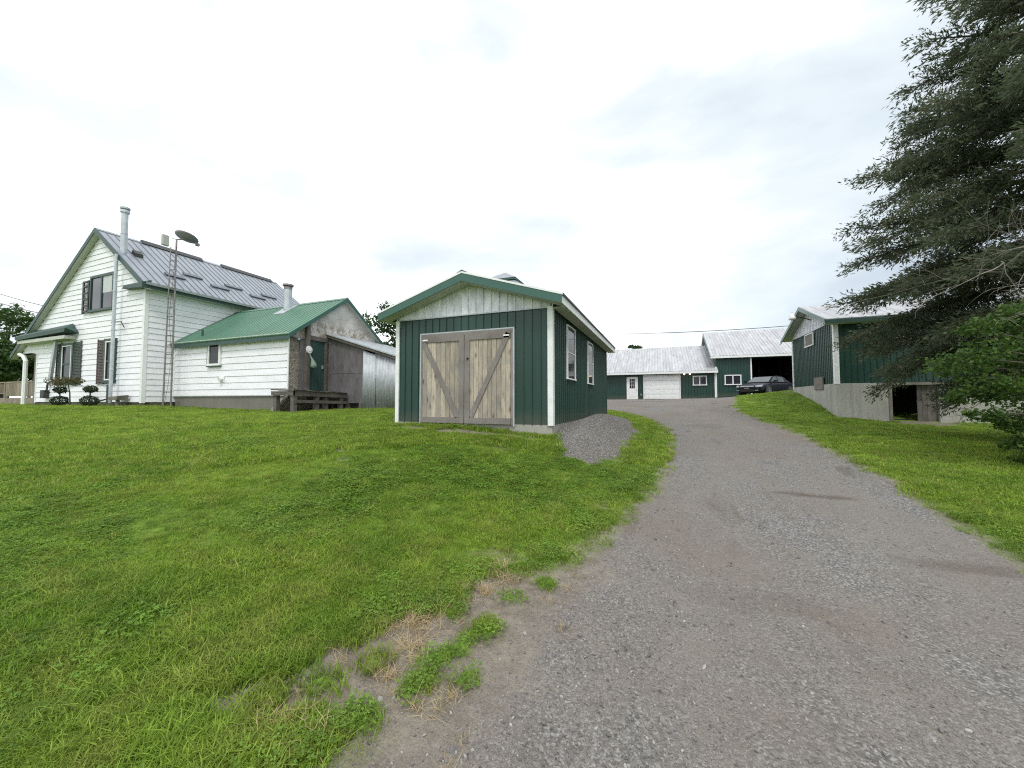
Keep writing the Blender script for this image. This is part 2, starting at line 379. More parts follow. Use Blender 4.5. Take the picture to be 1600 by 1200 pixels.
# ------------------------------------------------------------------ object helpers
def tag(o, label=None, cat=None, group=None, kind=None):
    if label: o['label'] = label
    if cat: o['category'] = cat
    if group: o['group'] = group
    if kind: o['kind'] = kind
    return o
ORG = {}
def thing(name, loc, label, cat, group=None, rz=0.0):
    o = bpy.data.objects.new(name, None); S.collection.objects.link(o)
    o.location = loc; o.rotation_euler = (0, 0, rz); o.empty_display_size = .3
    ORG[o] = Vector(loc)
    return tag(o, label, cat, group)
def link(o, parent=None, org=None):
    S.collection.objects.link(o)
    if parent: o.parent = parent
    ORG[o] = org if org is not None else Vector((0, 0, 0))
    return o
class MB:
    def __init__(s): s.v = []; s.f = []
    def add(s, vs, fs):
        n = len(s.v); s.v += [tuple(p) for p in vs]; s.f += [tuple(i+n for i in f) for f in fs]
    def hexa(s, p):     # p: 4 bottom, 4 top, same winding
        s.add(p, [(0, 3, 2, 1), (4, 5, 6, 7), (0, 1, 5, 4), (1, 2, 6, 5), (2, 3, 7, 6), (3, 0, 4, 7)])
    def box(s, x0, x1, y0, y1, z0, z1):
        s.hexa([(x0, y0, z0), (x1, y0, z0), (x1, y1, z0), (x0, y1, z0), (x0, y0, z1), (x1, y0, z1), (x1, y1, z1), (x0, y1, z1)])
    def prism(s, poly, vec):
        n = len(poly); a = [Vector(p) for p in poly]; v = Vector(vec)
        s.add(a+[p+v for p in a], [tuple(range(n))[::-1], tuple(range(n, 2*n))]+[(i, (i+1) % n, (i+1) % n+n, i+n) for i in range(n)])
    def bar(s, a, b, w, d, up=(0, 0, 1)):
        a = Vector(a); b = Vector(b); t = (b-a).normalized(); u = Vector(up)
        r = t.cross(u)
        if r.length < 1e-4: r = t.cross(Vector((1, 0, 0)))
        r.normalize(); u = r.cross(t).normalized()
        q = [r*w/2*i+u*d/2*j for i, j in ((-1, -1), (1, -1), (1, 1), (-1, 1))]
        s.hexa([a+k for k in q]+[b+k for k in q])
    def tube(s, pts, r, n=8, cap=True):
        pts = [Vector(p) for p in pts]; R = r if isinstance(r, (list, tuple)) else [r]*len(pts)
        base = len(s.v); prev = None
        for i, p in enumerate(pts):
            t = (pts[min(i+1, len(pts)-1)]-pts[max(i-1, 0)])
            if t.length < 1e-9: t = Vector((0, 0, 1))
            t.normalize()
            if prev is None:
                x = t.cross(Vector((0, 0, 1)))
                if x.length < .01: x = t.cross(Vector((0, 1, 0)))
                x.normalize()
            else:
                x = (prev-t*prev.dot(t)).normalized()
            prev = x; y = t.cross(x)
            for k in range(n):
                a = 2*math.pi*k/n
                s.v.append(tuple(p+(x*math.cos(a)+y*math.sin(a))*R[i]))
        for i in range(len(pts)-1):
            for k in range(n):
                s.f.append((base+i*n+k, base+i*n+(k+1) % n, base+(i+1)*n+(k+1) % n, base+(i+1)*n+k))
        if cap:
            s.f.append(tuple(base+k for k in range(n))[::-1]); s.f.append(tuple(base+(len(pts)-1)*n+k for k in range(n)))
    def build(s, name, mat, parent=None, smooth=False, local=False, bevel=0, normals=True):
        org = ORG[parent] if parent is not None else Vector((0, 0, 0))
        me = bpy.data.meshes.new(name)
        vs = s.v if local else [(x-org.x, y-org.y, z-org.z) for x, y, z in s.v]
        me.from_pydata(vs, [], s.f); me.update()
        if normals:
            bm = bmesh.new(); bm.from_mesh(me); bmesh.ops.recalc_face_normals(bm, faces=bm.faces); bm.to_mesh(me); bm.free()
        me.materials.append(M[mat] if isinstance(mat, str) else mat)
        if smooth: me.shade_smooth()
        o = bpy.data.objects.new(name, me)
        link(o, parent, org)
        if bevel:
            b = o.modifiers.new('bevel', 'BEVEL'); b.width = bevel; b.segments = 2; b.limit_method = 'ANGLE'
        return o
def fastmesh(name, V, F, mat, parent=None, smooth=False):
    """V (n,3) array, F (m,k) array of same-size faces."""
    org = ORG[parent] if parent is not None else Vector((0, 0, 0))
    V = np.asarray(V, np.float32)-np.array(org, np.float32)
    me = bpy.data.meshes.new(name)
    me.vertices.add(len(V)); me.vertices.foreach_set('co', V.ravel())
    m, k = F.shape
    me.loops.add(m*k); me.loops.foreach_set('vertex_index', F.astype(np.int32).ravel())
    me.polygons.add(m); me.polygons.foreach_set('loop_start', np.arange(0, m*k, k, dtype=np.int32))
    me.update(calc_edges=True); me.validate()
    me.materials.append(M[mat] if isinstance(mat, str) else mat)
    if smooth: me.shade_smooth()
    o = bpy.data.objects.new(name, me)
    return link(o, parent, org)

def P3(axis, c, u, z, off=0.0):        # point on a wall: axis 'y' = wall in plane y=c (u runs along x); axis 'x' = plane x=c (u runs along y)
    return (u, c+off, z) if axis == 'y' else (c+off, u, z)
def wbox(mb, axis, c, u0, u1, z0, z1, o0, o1):
    if axis == 'y': mb.box(u0, u1, min(c+o0, c+o1), max(c+o0, c+o1), z0, z1)
    else: mb.box(min(c+o0, c+o1), max(c+o0, c+o1), u0, u1, z0, z1)
def clap(mb, axis, c, sgn, zlo, zhi, rng_fn, course=.25):
    z = zlo
    while z < zhi-1e-4:
        z1 = min(z+course, zhi)
        a0, b0 = rng_fn(z+.001); a1, b1 = rng_fn(z1-.001)
        if b0-a0 > .02:
            if b1 < a1: a1 = b1 = (a1+b1)/2
            o0, o1 = .028*sgn, .006*sgn
            j = random.uniform(-.002, .002)*sgn
            zz = z+.010; p = [P3(axis, c, a0, zz, 0), P3(axis, c, b0, zz, 0), P3(axis, c, b0, zz, o0+j), P3(axis, c, a0, zz, o0+j), P3(axis, c, a1, z1, o1), P3(axis, c, b1, z1, o1)]
            mb.add(p, [(0, 1, 2, 3), (3, 2, 5, 4), (0, 3, 4), (1, 5, 2)])
        z = z1
def ribs(mb, axis, c, sgn, u0, u1, pitch, zb, zt, w=.03, d=.018, holes=()):
    n = max(1, round((u1-u0)/pitch)); st = (u1-u0)/n
    for i in range(1, n):
        u = u0+i*st
        lo = zb(u) if callable(zb) else zb; hi = zt(u) if callable(zt) else zt
        segs = [(lo, hi)]
        for (a, b, z0, z1) in holes:
            if a-w < u < b+w:
                ns = []
                for (p, q) in segs:
                    if z0 > p: ns.append((p, min(q, z0)))
                    if z1 < q: ns.append((max(p, z1), q))
                segs = [s for s in ns if s[1]-s[0] > .03]
        for (p, q) in segs:
            pts = []
            for z in (p, q):
                pts += [P3(axis, c, u-w/2, z, 0), P3(axis, c, u+w/2, z, 0), P3(axis, c, u+w/4, z, d*sgn), P3(axis, c, u-w/4, z, d*sgn)]
            mb.hexa(pts)
def sheets(mb, axis, c, th, u0, u1, z0, z1, w=.82):
    n = max(1, round((u1-u0)/w))
    for i in range(n):
        a = u0+(u1-u0)*i/n; b = u0+(u1-u0)*(i+1)/n; j = (i % 2)*.0015
        wbox(mb, axis, c, a, b, z0, z1, j if th > 0 else -j, th)
def window(root, axis, c, sgn, u0, u1, z0, z1, fm='white', pm='glass', ft=.06, mull=(), bars=(), proud=.05, name='window', label=None, panes=None):
    f = MB()
    a, b = .004*sgn, proud*sgn
    wbox(f, axis, c, u0, u1, z1-ft, z1, a, b); wbox(f, axis, c, u0-.02, u1+.02, z0, z0+ft, a, b*1.25)
    wbox(f, axis, c, u0, u0+ft, z0+ft, z1-ft, a, b); wbox(f, axis, c, u1-ft, u1, z0+ft, z1-ft, a, b)
    for m in mull: wbox(f, axis, c, m-ft*.5, m+ft*.5, z0+ft, z1-ft, a, b*.94)
    for m in bars: wbox(f, axis, c, u0+ft, u1-ft, m-ft*.35, m+ft*.35, a, b*.8)
    w = f.build(name, fm, root)
    if label: w['label'] = label
    g = panes or [(u0+ft, u1-ft, z0+ft, z1-ft, pm)]
    for (p, q, r, s, mm) in g:
        k = MB(); wbox(k, axis, c, p, q, r, s, a, b*.5); k.build('pane', mm, w)
    return w
def slab(mb, A, B, C, D, th):           # A,B eave, C,D ridge
    A, B, C, D = map(Vector, (A, B, C, D)); n = (B-A).cross(D-A).normalized()
    if n.z < 0: n = -n
    mb.hexa([A-n*th, B-n*th, C-n*th, D-n*th, A, B, C, D]); return n
def roofribs(mb, A, B, C, D, pitch, w=.035, hgt=.022):
    A, B, C, D = map(Vector, (A, B, C, D)); n = (B-A).cross(D-A).normalized()
    if n.z < 0: n = -n
    L = (B-A).length; k = max(2, round(L/pitch)); e = (B-A).normalized()
    for i in range(k+1):
        p = A.lerp(B, i/k); q = D.lerp(C, i/k)
        s = -1 if i == k else (1 if i == 0 else 0)
        c0 = p+e*s*w/2; c1 = q+e*s*w/2
        mb.hexa([c0-e*w/2, c0+e*w/2, c1+e*w/2, c1-e*w/2, c0-e*w/4+n*hgt, c0+e*w/4+n*hgt, c1+e*w/4+n*hgt, c1-e*w/4+n*hgt])
def roof(root, A, B, C, D, th, mat, pitch, ribmat=None, name='roof', hgt=.022, w=.035):
    m = MB(); slab(m, A, B, C, D, th)
    if ribmat is None:
        roofribs(m, A, B, C, D, pitch, w, hgt)
        return m.build(name, mat, root)
    o = m.build(name, mat, root)
    r = MB(); roofribs(r, A, B, C, D, pitch, w, hgt); r.build('roof_rib', ribmat, o)
    return o

# ------------------------------------------------------------------ ground sheet, driveway
LEFT = [(-1.55, -8), (-1.5, -2), (-1.44, 0), (-1.42, 1.2), (-1.22, 1.6), (-1.12, 2.1), (-1.02, 2.6), (-.98, 3.1), (-0.79, 3.57), (-0.61, 4.09), (-0.48, 4.74), (-0.29, 5.68), (-0.12, 6.87), (0.02, 8.12),
        (0.14, 9.93), (0.10, 12.84), (-0.34, 14.59), (-0.93, 16.56), (-2.3, 19.03), (-6, 21.5), (-12, 24), (-14, 30), (-14, 60)]
RIGHT = [(3.2, -8), (2.9, -2), (2.8, 2), (2.85, 4.79), (2.98, 5.44), (3.01, 6.12), (3.22, 7.62), (3.21, 9.23), (3.33, 11.1), (3.31, 13.89), (2.95, 17.4), (3.05, 20), (3.37, 23.3), (3.75, 26),
         (4.3, 29), (4.9, 31), (12, 31.5), (16, 33), (16, 60)]
DIRT = [(-2.10, 1.22), (-2.14, 1.32), (-2.08, 1.46), (-1.8, 1.59), (-1.91, 1.85), (-1.82, 2.04), (-1.78, 2.27), (-1.37, 2.5), (-1.48, 2.76), (-1.31, 3.04), (-1.18, 3.09), (-0.94, 3.27), (-0.72, 3.57),
        (-.6, 3.3), (-.8, 2.6), (-1.0, 1.9), (-1.25, 1.5), (-1.40, 1.41), (-1.53, 1.36), (-1.74, 1.32), (-1.94, 1.25)]
def seg_dist(X, Y, poly, closed=False):
    d = np.full(X.shape, 1e9); n = len(poly)
    for i in range(n if closed else n-1):
        a = np.array(poly[i], float); b = np.array(poly[(i+1) % n], float); e = b-a
        t = np.clip(((X-a[0])*e[0]+(Y-a[1])*e[1])/max(e@e, 1e-9), 0, 1)
        d = np.minimum(d, np.hypot(X-a[0]-t*e[0], Y-a[1]-t*e[1]))
    return d
def inside(X, Y, poly):
    r = np.zeros(X.shape, bool); n = len(poly)
    for i in range(n):
        x0, y0 = poly[i]; x1, y1 = poly[(i+1) % n]
        c = ((y0 > Y) != (y1 > Y)) & (X < (x1-x0)*(Y-y0)/((y1-y0) if y1 != y0 else 1e-9)+x0)
        r ^= c
    return r
# cheap value noise in numpy
_NT = rng.random((256, 256))
def vn(X, Y, s, o=0.0):
    x = X*s+o*17.3; y = Y*s+o*9.1
    xi = np.floor(x).astype(int); yi = np.floor(y).astype(int); fx = x-xi; fy = y-yi
    fx = fx*fx*(3-2*fx); fy = fy*fy*(3-2*fy)
    g = lambda a, b: _NT[a % 256, b % 256]
    return (g(xi, yi)*(1-fx)*(1-fy)+g(xi+1, yi)*fx*(1-fy)+g(xi, yi+1)*(1-fx)*fy+g(xi+1, yi+1)*fx*fy)*2-1
def fbm(X, Y, s, o=0.0): return vn(X, Y, s, o)*.55+vn(X, Y, s*2.1, o+1)*.3+vn(X, Y, s*4.3, o+2)*.15
def sstep(a, b, x):
    t = np.clip((x-a)/(b-a), 0, 1); return t*t*(3-2*t)
DW = LEFT+RIGHT[::-1]
PILE = [(-2.3, 8.25), (-2.05, 7.5), (-1.72, 6.95), (-1.2, 7.0), (-0.89, 7.5), (-0.95, 8.38), (-0.74, 9.4), (-0.66, 10.2), (-1.0, 12.5), (-1.5, 14.5), (-2.24, 16.6), (-2.6, 16.6), (-2.6, 8.25)]
BARE = [(-4.4, 7.75, .8, .42, .95), (-5.8, 7.75, .6, .32, .8), (-3.2, 7.95, .9, .30, .8), (-3.0, 6.9, .25, .2, .5), (-5.5, 5.35, .30, .16, .9), (-5.0, 4.95, .14, .08, .6), (4.67, 10.3, .42, .20, .8), (6.7, 26.2, .5, .5, .6),
        (9.4, 20.2, 1.1, .5, .9), (-16, 9.95, 3.5, .15, .5), (-11.5, 11.5, 1.6, .9, .6), (-1.45, 3.3, .3, .15, .6), (-.75, 5.1, .12, .3, .5)]
def s_left(X, Y):
    lx = np.interp(Y, [p[1] for p in LEFT[:19]], [p[0] for p in LEFT[:19]]); return X-lx
def masks(X, Y):
    d = seg_dist(X, Y, DW, True); ins = inside(X, Y, DW); sd_ = np.where(ins, d, -d)
    near = sstep(20, 6, Y)
    wob = fbm(X, Y, 2.2, 3)*(.10+.10*(1-near))+fbm(X, Y, 9, 5)*.06
    s = sd_+wob
    gravel = sstep(-.03, .16, s); g0 = gravel
    # bare soil verge beside the gravel, widest near the camera on the left
    dd = np.where(inside(X, Y, DIRT), 1, -1)*seg_dist(X, Y, DIRT, True)+fbm(X, Y, 3, 16)*.12+fbm(X, Y, 9, 8)*.08
    dirt = sstep(-.05, .03, dd)
    dirt = np.maximum(dirt, sstep(-.24, -.02, s+fbm(X, Y, 4, 9)*.14)*.8)
    # soil washed over the gravel along the near left verge
    band = sstep(.62, .05, s_left(X, Y)+fbm(X, Y, 2.6, 14)*.30+fbm(X, Y, 9, 15)*.12)*sstep(4.6, 3.2, Y)
    gravel = gravel*(1-.85*band); dirt = np.maximum(dirt, band*sstep(-.05, .05, s)); dirt = np.maximum(dirt, sstep(0, .12, s))
    # grass tufts standing as islands in the soil
    for (cx, cy, a, b, ang) in ((-1.19, 2.2, .26, .075, 1.1), (-1.26, 1.80, .12, .06, .8), (-1.90, 1.42, .09, .07, 0), (-1.62, 1.86, .07, .06, 0), (-1.12, 2.72, .10, .06, .5), (-1.42, 2.42, .07, .05, .3), (-1.02, 1.95, .06, .04, 1), (-1.38, 1.50, .10, .05, .2), (-.92, 3.05, .09, .05, .9), (-1.75, 1.62, .06, .04, .4)):
        u = (X-cx)*math.cos(ang)+(Y-cy)*math.sin(ang); v = -(X-cx)*math.sin(ang)+(Y-cy)*math.cos(ang)
        q = np.sqrt((u/a)**2+(v/b)**2)+fbm(X, Y, 9, 11)*.9
        k = sstep(1.0, .7, q); dirt = dirt*(1-k); gravel = gravel*(1-k); g0 = g0*(1-k)
    for (cx, cy, a, b, w) in BARE:
        q = np.sqrt(((X-cx)/a)**2+((Y-cy)/b)**2)+fbm(X, Y, 3/max(a, .3), 12)*.5
        dirt = np.maximum(dirt, sstep(1.2, .7, q)*w)
    pd = np.where(inside(X, Y, PILE), 1, -1)*seg_dist(X, Y, PILE, True)+fbm(X, Y, 2.4, 13)*.34
    pile = sstep(-.16, .16, pd+fbm(X, Y, 11, 19)*.16)
    dirt = np.maximum(dirt, pile)
    global _grass
    _grass = (1-g0)*(1-np.clip(dirt*1.15, 0, 1))*(1-pile)
    return gravel, dirt, pile, s
def axis_coords(segs):
    out = []
    for a, b, st in segs: out += list(np.arange(a, b-1e-6, st))
    out.append(segs[-1][1]); return np.array(out)
GX = axis_coords([(-900, -300, 60), (-300, -100, 20), (-100, -40, 3), (-40, -14, .8), (-14, -6, .3), (-6, -2.6, .1), (-2.6, .4, .035), (.4, 2.2, .12), (2.2, 5, .07), (5, 12, .25), (12, 30, 1), (30, 100, 7), (100, 900, 80)])
GY = axis_coords([(-900, -100, 80), (-100, -20, 8), (-20, -2, 1), (-2, .6, .15), (.6, 4.4, .04), (4.4, 12, .08), (12, 32, .2), (32, 44, .5), (44, 100, 4), (100, 1500, 90)])
XX, YY = np.meshgrid(GX, GY)
g_, d_, p_, s_ = masks(XX, YY)
_rx = np.interp(YY, [p[1] for p in RIGHT], [p[0] for p in RIGHT]); _lx = np.interp(YY, [p[1] for p in LEFT], [p[0] for p in LEFT])
_u = (XX-_lx)/np.maximum(_rx-_lx, .5)+fbm(XX, YY, .5, 50)*.06
t_ = np.clip(np.exp(-((_u-.30)/.095)**2)+np.exp(-((_u-.74)/.095)**2), 0, 1)*sstep(34, 20, YY)*(.6+.6*fbm(XX, YY*.4, 1.4, 51))*np.clip(g_, 0, 1)
ZZ = H(XX, YY)
rel = sstep(60, 20, np.hypot(XX, YY))
ZZ = ZZ+(fbm(XX, YY, .45, 20)*.050+fbm(XX, YY, 1.6, 21)*.020)*rel*(1-g_)      # lawn unevenness
ZZ = ZZ+(fbm(XX, YY*.35, 1.5, 22)*.020+fbm(XX, YY, 6, 23)*.008-.022*t_)*rel*g_          # ruts and bumps in the drive
ZZ = ZZ+.035*(1-g_)*(1-d_)*rel                                                   # turf stands above the bare soil
HEAP = lambda X, Y: .40*np.exp(-((X+1.75)/.62)**2)*sstep(7.6, 9.2, Y)*sstep(16.4, 11.5, Y)+.07*np.exp(-((X+1.5)/.5)**2-((Y-7.6)/.6)**2)
ZZ = ZZ+HEAP(XX, YY)*sstep(.0, .6, p_)
ny, nx = XX.shape
w_ = np.zeros_like(XX)
for (cx, cy, a, b, k) in ((1.75, 6.55, .50, .10, .75), (2.35, 4.55, .42, .12, .45), (0.6, 3.4, .5, .2, .2), (1.2, 14, .7, .5, .25), (-1.5, 27, 1.6, .6, .5), (1.5, 30, 1.2, .4, .3)):
    w_ = np.maximum(w_, k*sstep(1.25, .6, np.sqrt(((XX-cx)/a)**2+((YY-cy)/b)**2)+fbm(XX, YY, 2.2, 70)*.5+fbm(XX, YY, 9, 71)*.3))
V = np.stack([XX.ravel(), YY.ravel(), ZZ.ravel()], 1)
ii = np.arange(nx*ny).reshape(ny, nx)
F = np.stack([ii[:-1, :-1].ravel(), ii[:-1, 1:].ravel(), ii[1:, 1:].ravel(), ii[1:, :-1].ravel()], 1)
cm = lambda A: (A[:-1, :-1]+A[1:, :-1]+A[:-1, 1:]+A[1:, 1:]).ravel()/4
isdrive = cm(s_) > .02
ispile = (cm(p_) > .5) & ~isdrive
def sheet(name, sel, kind, mat='ground', **kw):
    f = F[sel]; used, inv = np.unique(f, return_inverse=True)
    o = fastmesh(name, V[used], inv.reshape(f.shape), mat, None, True)
    for nm, A in (('gravel', np.maximum(g_, p_)), ('dirt', d_), ('track', t_), ('damp', w_)):
        at = o.data.attributes.new(nm, 'FLOAT', 'POINT'); at.data.foreach_set('value', A.ravel()[used].astype(np.float32))
    tag(o, kind=kind, **kw); return o
sheet('lawn', ~isdrive & ~ispile, 'structure', label='bright green sloping lawn around the buildings')
sheet('driveway', isdrive, 'structure', label='grey gravel driveway climbing to the garage')
sheet('gravel_pile', ispile, 'stuff', label='heap of grey gravel against the long side of the green shed', cat='gravel')
# bilinear lookup of the finished surface
def ground_z(x, y):
    x = np.asarray(x, float); y = np.asarray(y, float)
    i = np.clip(np.searchsorted(GX, x)-1, 0, nx-2); j = np.clip(np.searchsorted(GY, y)-1, 0, ny-2)
    fx = (x-GX[i])/(GX[i+1]-GX[i]); fy = (y-GY[j])/(GY[j+1]-GY[j])
    return ZZ[j, i]*(1-fx)*(1-fy)+ZZ[j, i+1]*fx*(1-fy)+ZZ[j+1, i]*(1-fx)*fy+ZZ[j+1, i+1]*fx*fy
def gz(x, y): return float(ground_z(x, y))

# ------------------------------------------------------------------ farmhouse
hs = thing('farmhouse', (-25, 13, 1.35), 'white clapboard farmhouse with steep grey metal roof, tall stovepipe and dark green trim', 'house')
HX0, HX1, HY0, HY1 = -29.9, -20.4, 9.2, 17.5
RX, RZ = -24.15, 9.50                                    # ridge of the roof skin
SR, SL = .73, .69
rz_r = lambda x: RZ-SR*(x-RX)
rz_l = lambda x: RZ-SL*(RX-x)
wt_ = lambda x: (rz_r(x) if x > RX else rz_l(x))-.20
fo = MB(); fo.box(HX0+.1, HX1-.1, HY0+.1, HY1-.1, .9, 1.56); fo.build('foundation', 'stone', hs)
wl = MB()
wl.prism([(HX0, HY0, 1.53), (HX1, HY0, 1.53), (HX1, HY0, wt_(HX1)), (RX, HY0, wt_(RX)), (-31.9, HY0, wt_(-31.9)), (-31.9, HY0, 4.08), (HX0, HY0, 4.08)], (0, .12, 0))
wl.box(HX0, HX0+.12, HY0+.12, HY1, 1.53, 4.3); wl.box(HX1-.12, HX1, HY0+.12, HY1, 1.53, 6.35)
wl.prism([(HX0, HY1-.12, 1.53), (HX1, HY1-.12, 1.53), (HX1, HY1-.12, wt_(HX1)), (RX, HY1-.12, wt_(RX)), (-31.9, HY1-.12, wt_(-31.9)), (HX0, HY1-.12, 4.08)], (0, .12, 0))
def house_rng(z):
    l = HX0 if z < 4.08 else -31.9
    zz = z+.2
    return (max(l, RX-(RZ-zz)/SL), min(HX1, RX+(RZ-zz)/SR))
clap(wl, 'y', HY0, -1, 1.53, wt_(RX)-.02, house_rng, .245)
clap(wl, 'x', HX1, 1, 1.53, 6.38, lambda z: (HY0, HY1), .245)
wl.build('wall', 'siding', hs)
ct = MB(); ct.box(HX1-.02, HX1+.035, HY0-.036, HY0+.10, 1.5, 6.36); ct.box(HX1-.11, HX1-.02, HY0-.036, HY0-.004, 1.5, 6.36); ct.build('corner_trim', 'white', hs)
ct = MB(); ct.box(HX0-.03, HX0+.07, HY0-.036, HY0-.004, 1.5, 4.06); ct.build('corner_trim', 'white', hs)
YF, YB = 8.95, 17.75
EX, LXX = -19.98, -32.15
A = (EX, YF, rz_r(EX)); B = (EX, YB, rz_r(EX)); C = (RX, YB, RZ); D = (RX, YF, RZ)
rf = roof(hs, A, B, C, D, .05, 'roof_grey', .30, 'roof_rib')
rl = roof(hs, (LXX, YF, rz_l(LXX)), (LXX, YB, rz_l(LXX)), C, D, .05, 'roof_grey', .30, 'roof_rib')
rc = MB(); rc.prism([(RX-.16, YF, RZ-.09), (RX, YF, RZ+.035), (RX+.16, YF, RZ-.09), (RX, YF, RZ+.005)], (0, YB-YF, 0)); rc.build('ridge_cap', 'roof_grey', rf)
for y0, y1 in ((10.6, 13.3), (14.3, 17.4)):
    v_ = MB(); v_.prism([(RX-.22, y0, RZ-.10), (RX, y0, RZ+.13), (RX+.22, y0, RZ-.10), (RX, y0, RZ+.04)], (0, y1-y0, 0)); v_.build('ridge_vent', 'black', rf)
for k, (y0, y1, x) in enumerate(((10.25, 11.0, -21.25), (11.22, 12.0, -21.75), (12.17, 13.0, -21.25), (13.1, 13.95, -21.7), (14.15, 14.95, -21.25), (15.1, 15.95, -21.7))):
    g = MB(); z = rz_r(x); g.hexa([(x-.10, y0, z+.085), (x+.10, y0, z-.06), (x+.10, y1, z-.06), (x-.10, y1, z+.085), (x-.07, y0, z+.15), (x+.13, y0, z+.0), (x+.13, y1, z+.0), (x-.07, y1, z+.15)])
    g.build('snow_guard', 'dark_green' if 0 else 'roof_rib', rf)
g = MB(); x = -22.45; z = rz_r(x); g.prism([(x-.16, 9.6, z+.10), (x+.16, 9.6, z-.10), (x+.16, 9.6, z+.06), (x-.05, 9.6, z+.24)], (0, .3, 0)); g.build('roof_vent', 'black', rf)
# barge boards and soffits on the gable rakes
bb = MB()
def rake(mb, xa, za, xb, zb, y0, y1, drop, top=.0):
    mb.hexa([(xa, y0, za-drop), (xb, y0, zb-drop), (xb, y1, zb-drop), (xa, y1, za-drop), (xa, y0, za+top), (xb, y0, zb+top), (xb, y1, zb+top), (xa, y1, za+top)])
rake(bb, RX, RZ, EX, rz_r(EX), YF-.03, YF-.002, .21, .02); rake(bb, LXX, rz_l(LXX), RX, RZ, YF-.03, YF-.002, .21, .02)
bb.build('bargeboard', 'dark_green', hs)
sf = MB(); rake(sf, RX, RZ-.17, EX, rz_r(EX)-.17, YF, HY0-.03, .03); rake(sf, LXX, rz_l(LXX)-.17, RX, RZ-.17, YF, HY0-.03, .03)
sf.box(HX1+.03, EX-.03, HY0+.0, YB, 6.33, 6.36); sf.box(LXX+.05, -31.9, HY0, YB, 4.0, 4.03)
sf.build('soffit', 'soffit', hs)
fa = MB(); fa.box(EX-.03, EX+.0, YF, YB, 6.30, rz_r(EX)-.03); fa.build('fascia', 'dark_green', hs); fa = MB(); fa.box(LXX, LXX+.03, YF, YB, 3.96, rz_l(LXX)-.04); fa.build('fascia', 'dark_green', hs)
gt = MB(); gt.prism([(EX+.004, YF, 6.43), (EX+.10, YF, 6.43), (EX+.12, YF, 6.53), (EX+.10, YF, 6.53), (EX+.085, YF, 6.445), (EX+.02, YF, 6.445), (EX+.02, YF, 6.53), (EX+.004, YF, 6.53)], (0, YB-YF, 0)); gt.build('gutter', 'galv', hs)
# eave return at the right corner and the pent ledge on the left
er = MB()
er.hexa([(-21.75, 8.98, 6.44), (-19.96, 8.86, 6.30), (-19.96, 9.17, 6.30), (-21.75, 9.17, 6.44), (-21.60, 8.97, 6.56), (-19.96, 8.84, 6.50), (-19.96, 9.17, 6.66), (-21.60, 9.17, 6.66)]); er.build('eave_return', 'dark_green', hs)
lg = MB()
lg.hexa([(-30.9, 8.72, 4.68), (-25.9, 8.72, 4.80), (-25.75, 9.17, 4.80), (-30.9, 9.17, 4.68), (-30.9, 8.70, 4.86), (-25.75, 8.70, 4.98), (-26.35, 9.17, 5.30), (-30.9, 9.17, 5.16)])
lg.build('pent_roof', 'dark_green', hs)
lgs = MB(); lgs.box(-30.9, -26.0, 8.78, 9.17, 4.50, 4.66); lgs.build('pent_soffit', 'soffit', hs)
# windows
window(hs, 'y', HY0-.02, -1, -24.80, -22.78, 5.68, 7.36, 'dark_green', ft=.10, mull=(-23.80,), proud=.08,
       panes=[(-24.70, -23.88, 5.78, 7.26, 'glass'), (-23.72, -22.88, 5.78, 6.5, 'glass'), (-23.72, -22.88, 6.5, 7.26, 'curtain')], label='upstairs double window with a pale curtain in its right sash')
def shutter(x0, x1, z0, z1, mat, label=None, lou=True):
    m = MB(); y = HY0-.035
    m.box(x0, x0+.05, y-.045, y, z0, z1); m.box(x1-.05, x1, y-.045, y, z0, z1)
    k = int((z1-z0)/.07)
    for i in range(k):
        z = z0+.02+i*(z1-z0-.04)/k
        m.hexa([(x0+.05, y-.042, z), (x1-.05, y-.042, z), (x1-.05, y-.01, z+.03), (x0+.05, y-.01, z+.03), (x0+.05, y-.042, z+.022), (x1-.05, y-.042, z+.022), (x1-.05, y-.004, z+.06), (x0+.05, y-.004, z+.06)])
    o = m.build('shutter', mat, hs)
    if label: o['label'] = label
bs = MB()
for z in (5.72, 5.98, 6.28, 6.58, 6.9, 7.12): bs.box(-25.28, -24.88, 9.08, 9.13, z, z+.07)
bs.box(-25.40, -25.28, 9.08, 9.13, 5.66, 7.2); bs.box(-24.94, -24.83, 9.08, 9.13, 5.66, 7.2); o = bs.build('shutter', 'black', hs); o['label'] = 'broken shutter with missing slats'
window(hs, 'y', HY0-.02, -1, -27.23, -26.08, 2.36, 4.36, 'dark_green', ft=.11, bars=(3.35,), proud=.08,
       panes=[(-27.12, -26.19, 2.47, 4.25, 'glass')])
shutter(-27.73, -27.28, 2.33, 4.40, 'shutter_dark'); shutter(-26.05, -25.40, 2.33, 4.42, 'shutter_dark')
window(hs, 'y', HY0-.02, -1, -23.30, -22.40, 2.38, 4.36, 'dark_green', ft=.11, bars=(3.35,), proud=.08, panes=[(-23.19, -22.51, 2.49, 4.25, 'glass')])
shutter(-23.93, -23.34, 2.34, 4.38, 'shutter_red', 'faded reddish brown louvred shutter')
for x0, x1, z0 in ((-27.10, -26.20, 2.5), (-23.17, -22.57, 2.5)):
    q = MB(); q.box(x0, x0+.05, 9.09, 9.112, z0, 4.24); q.box(x1-.05, x1, 9.09, 9.112, z0, 4.24); q.box(x0+.05, x1-.05, 9.09, 9.112, 4.19, 4.24); q.box(x0+.05, x1-.05, 9.09, 9.112, z0, z0+.06)
    q.build('storm_sash', 'white', hs)
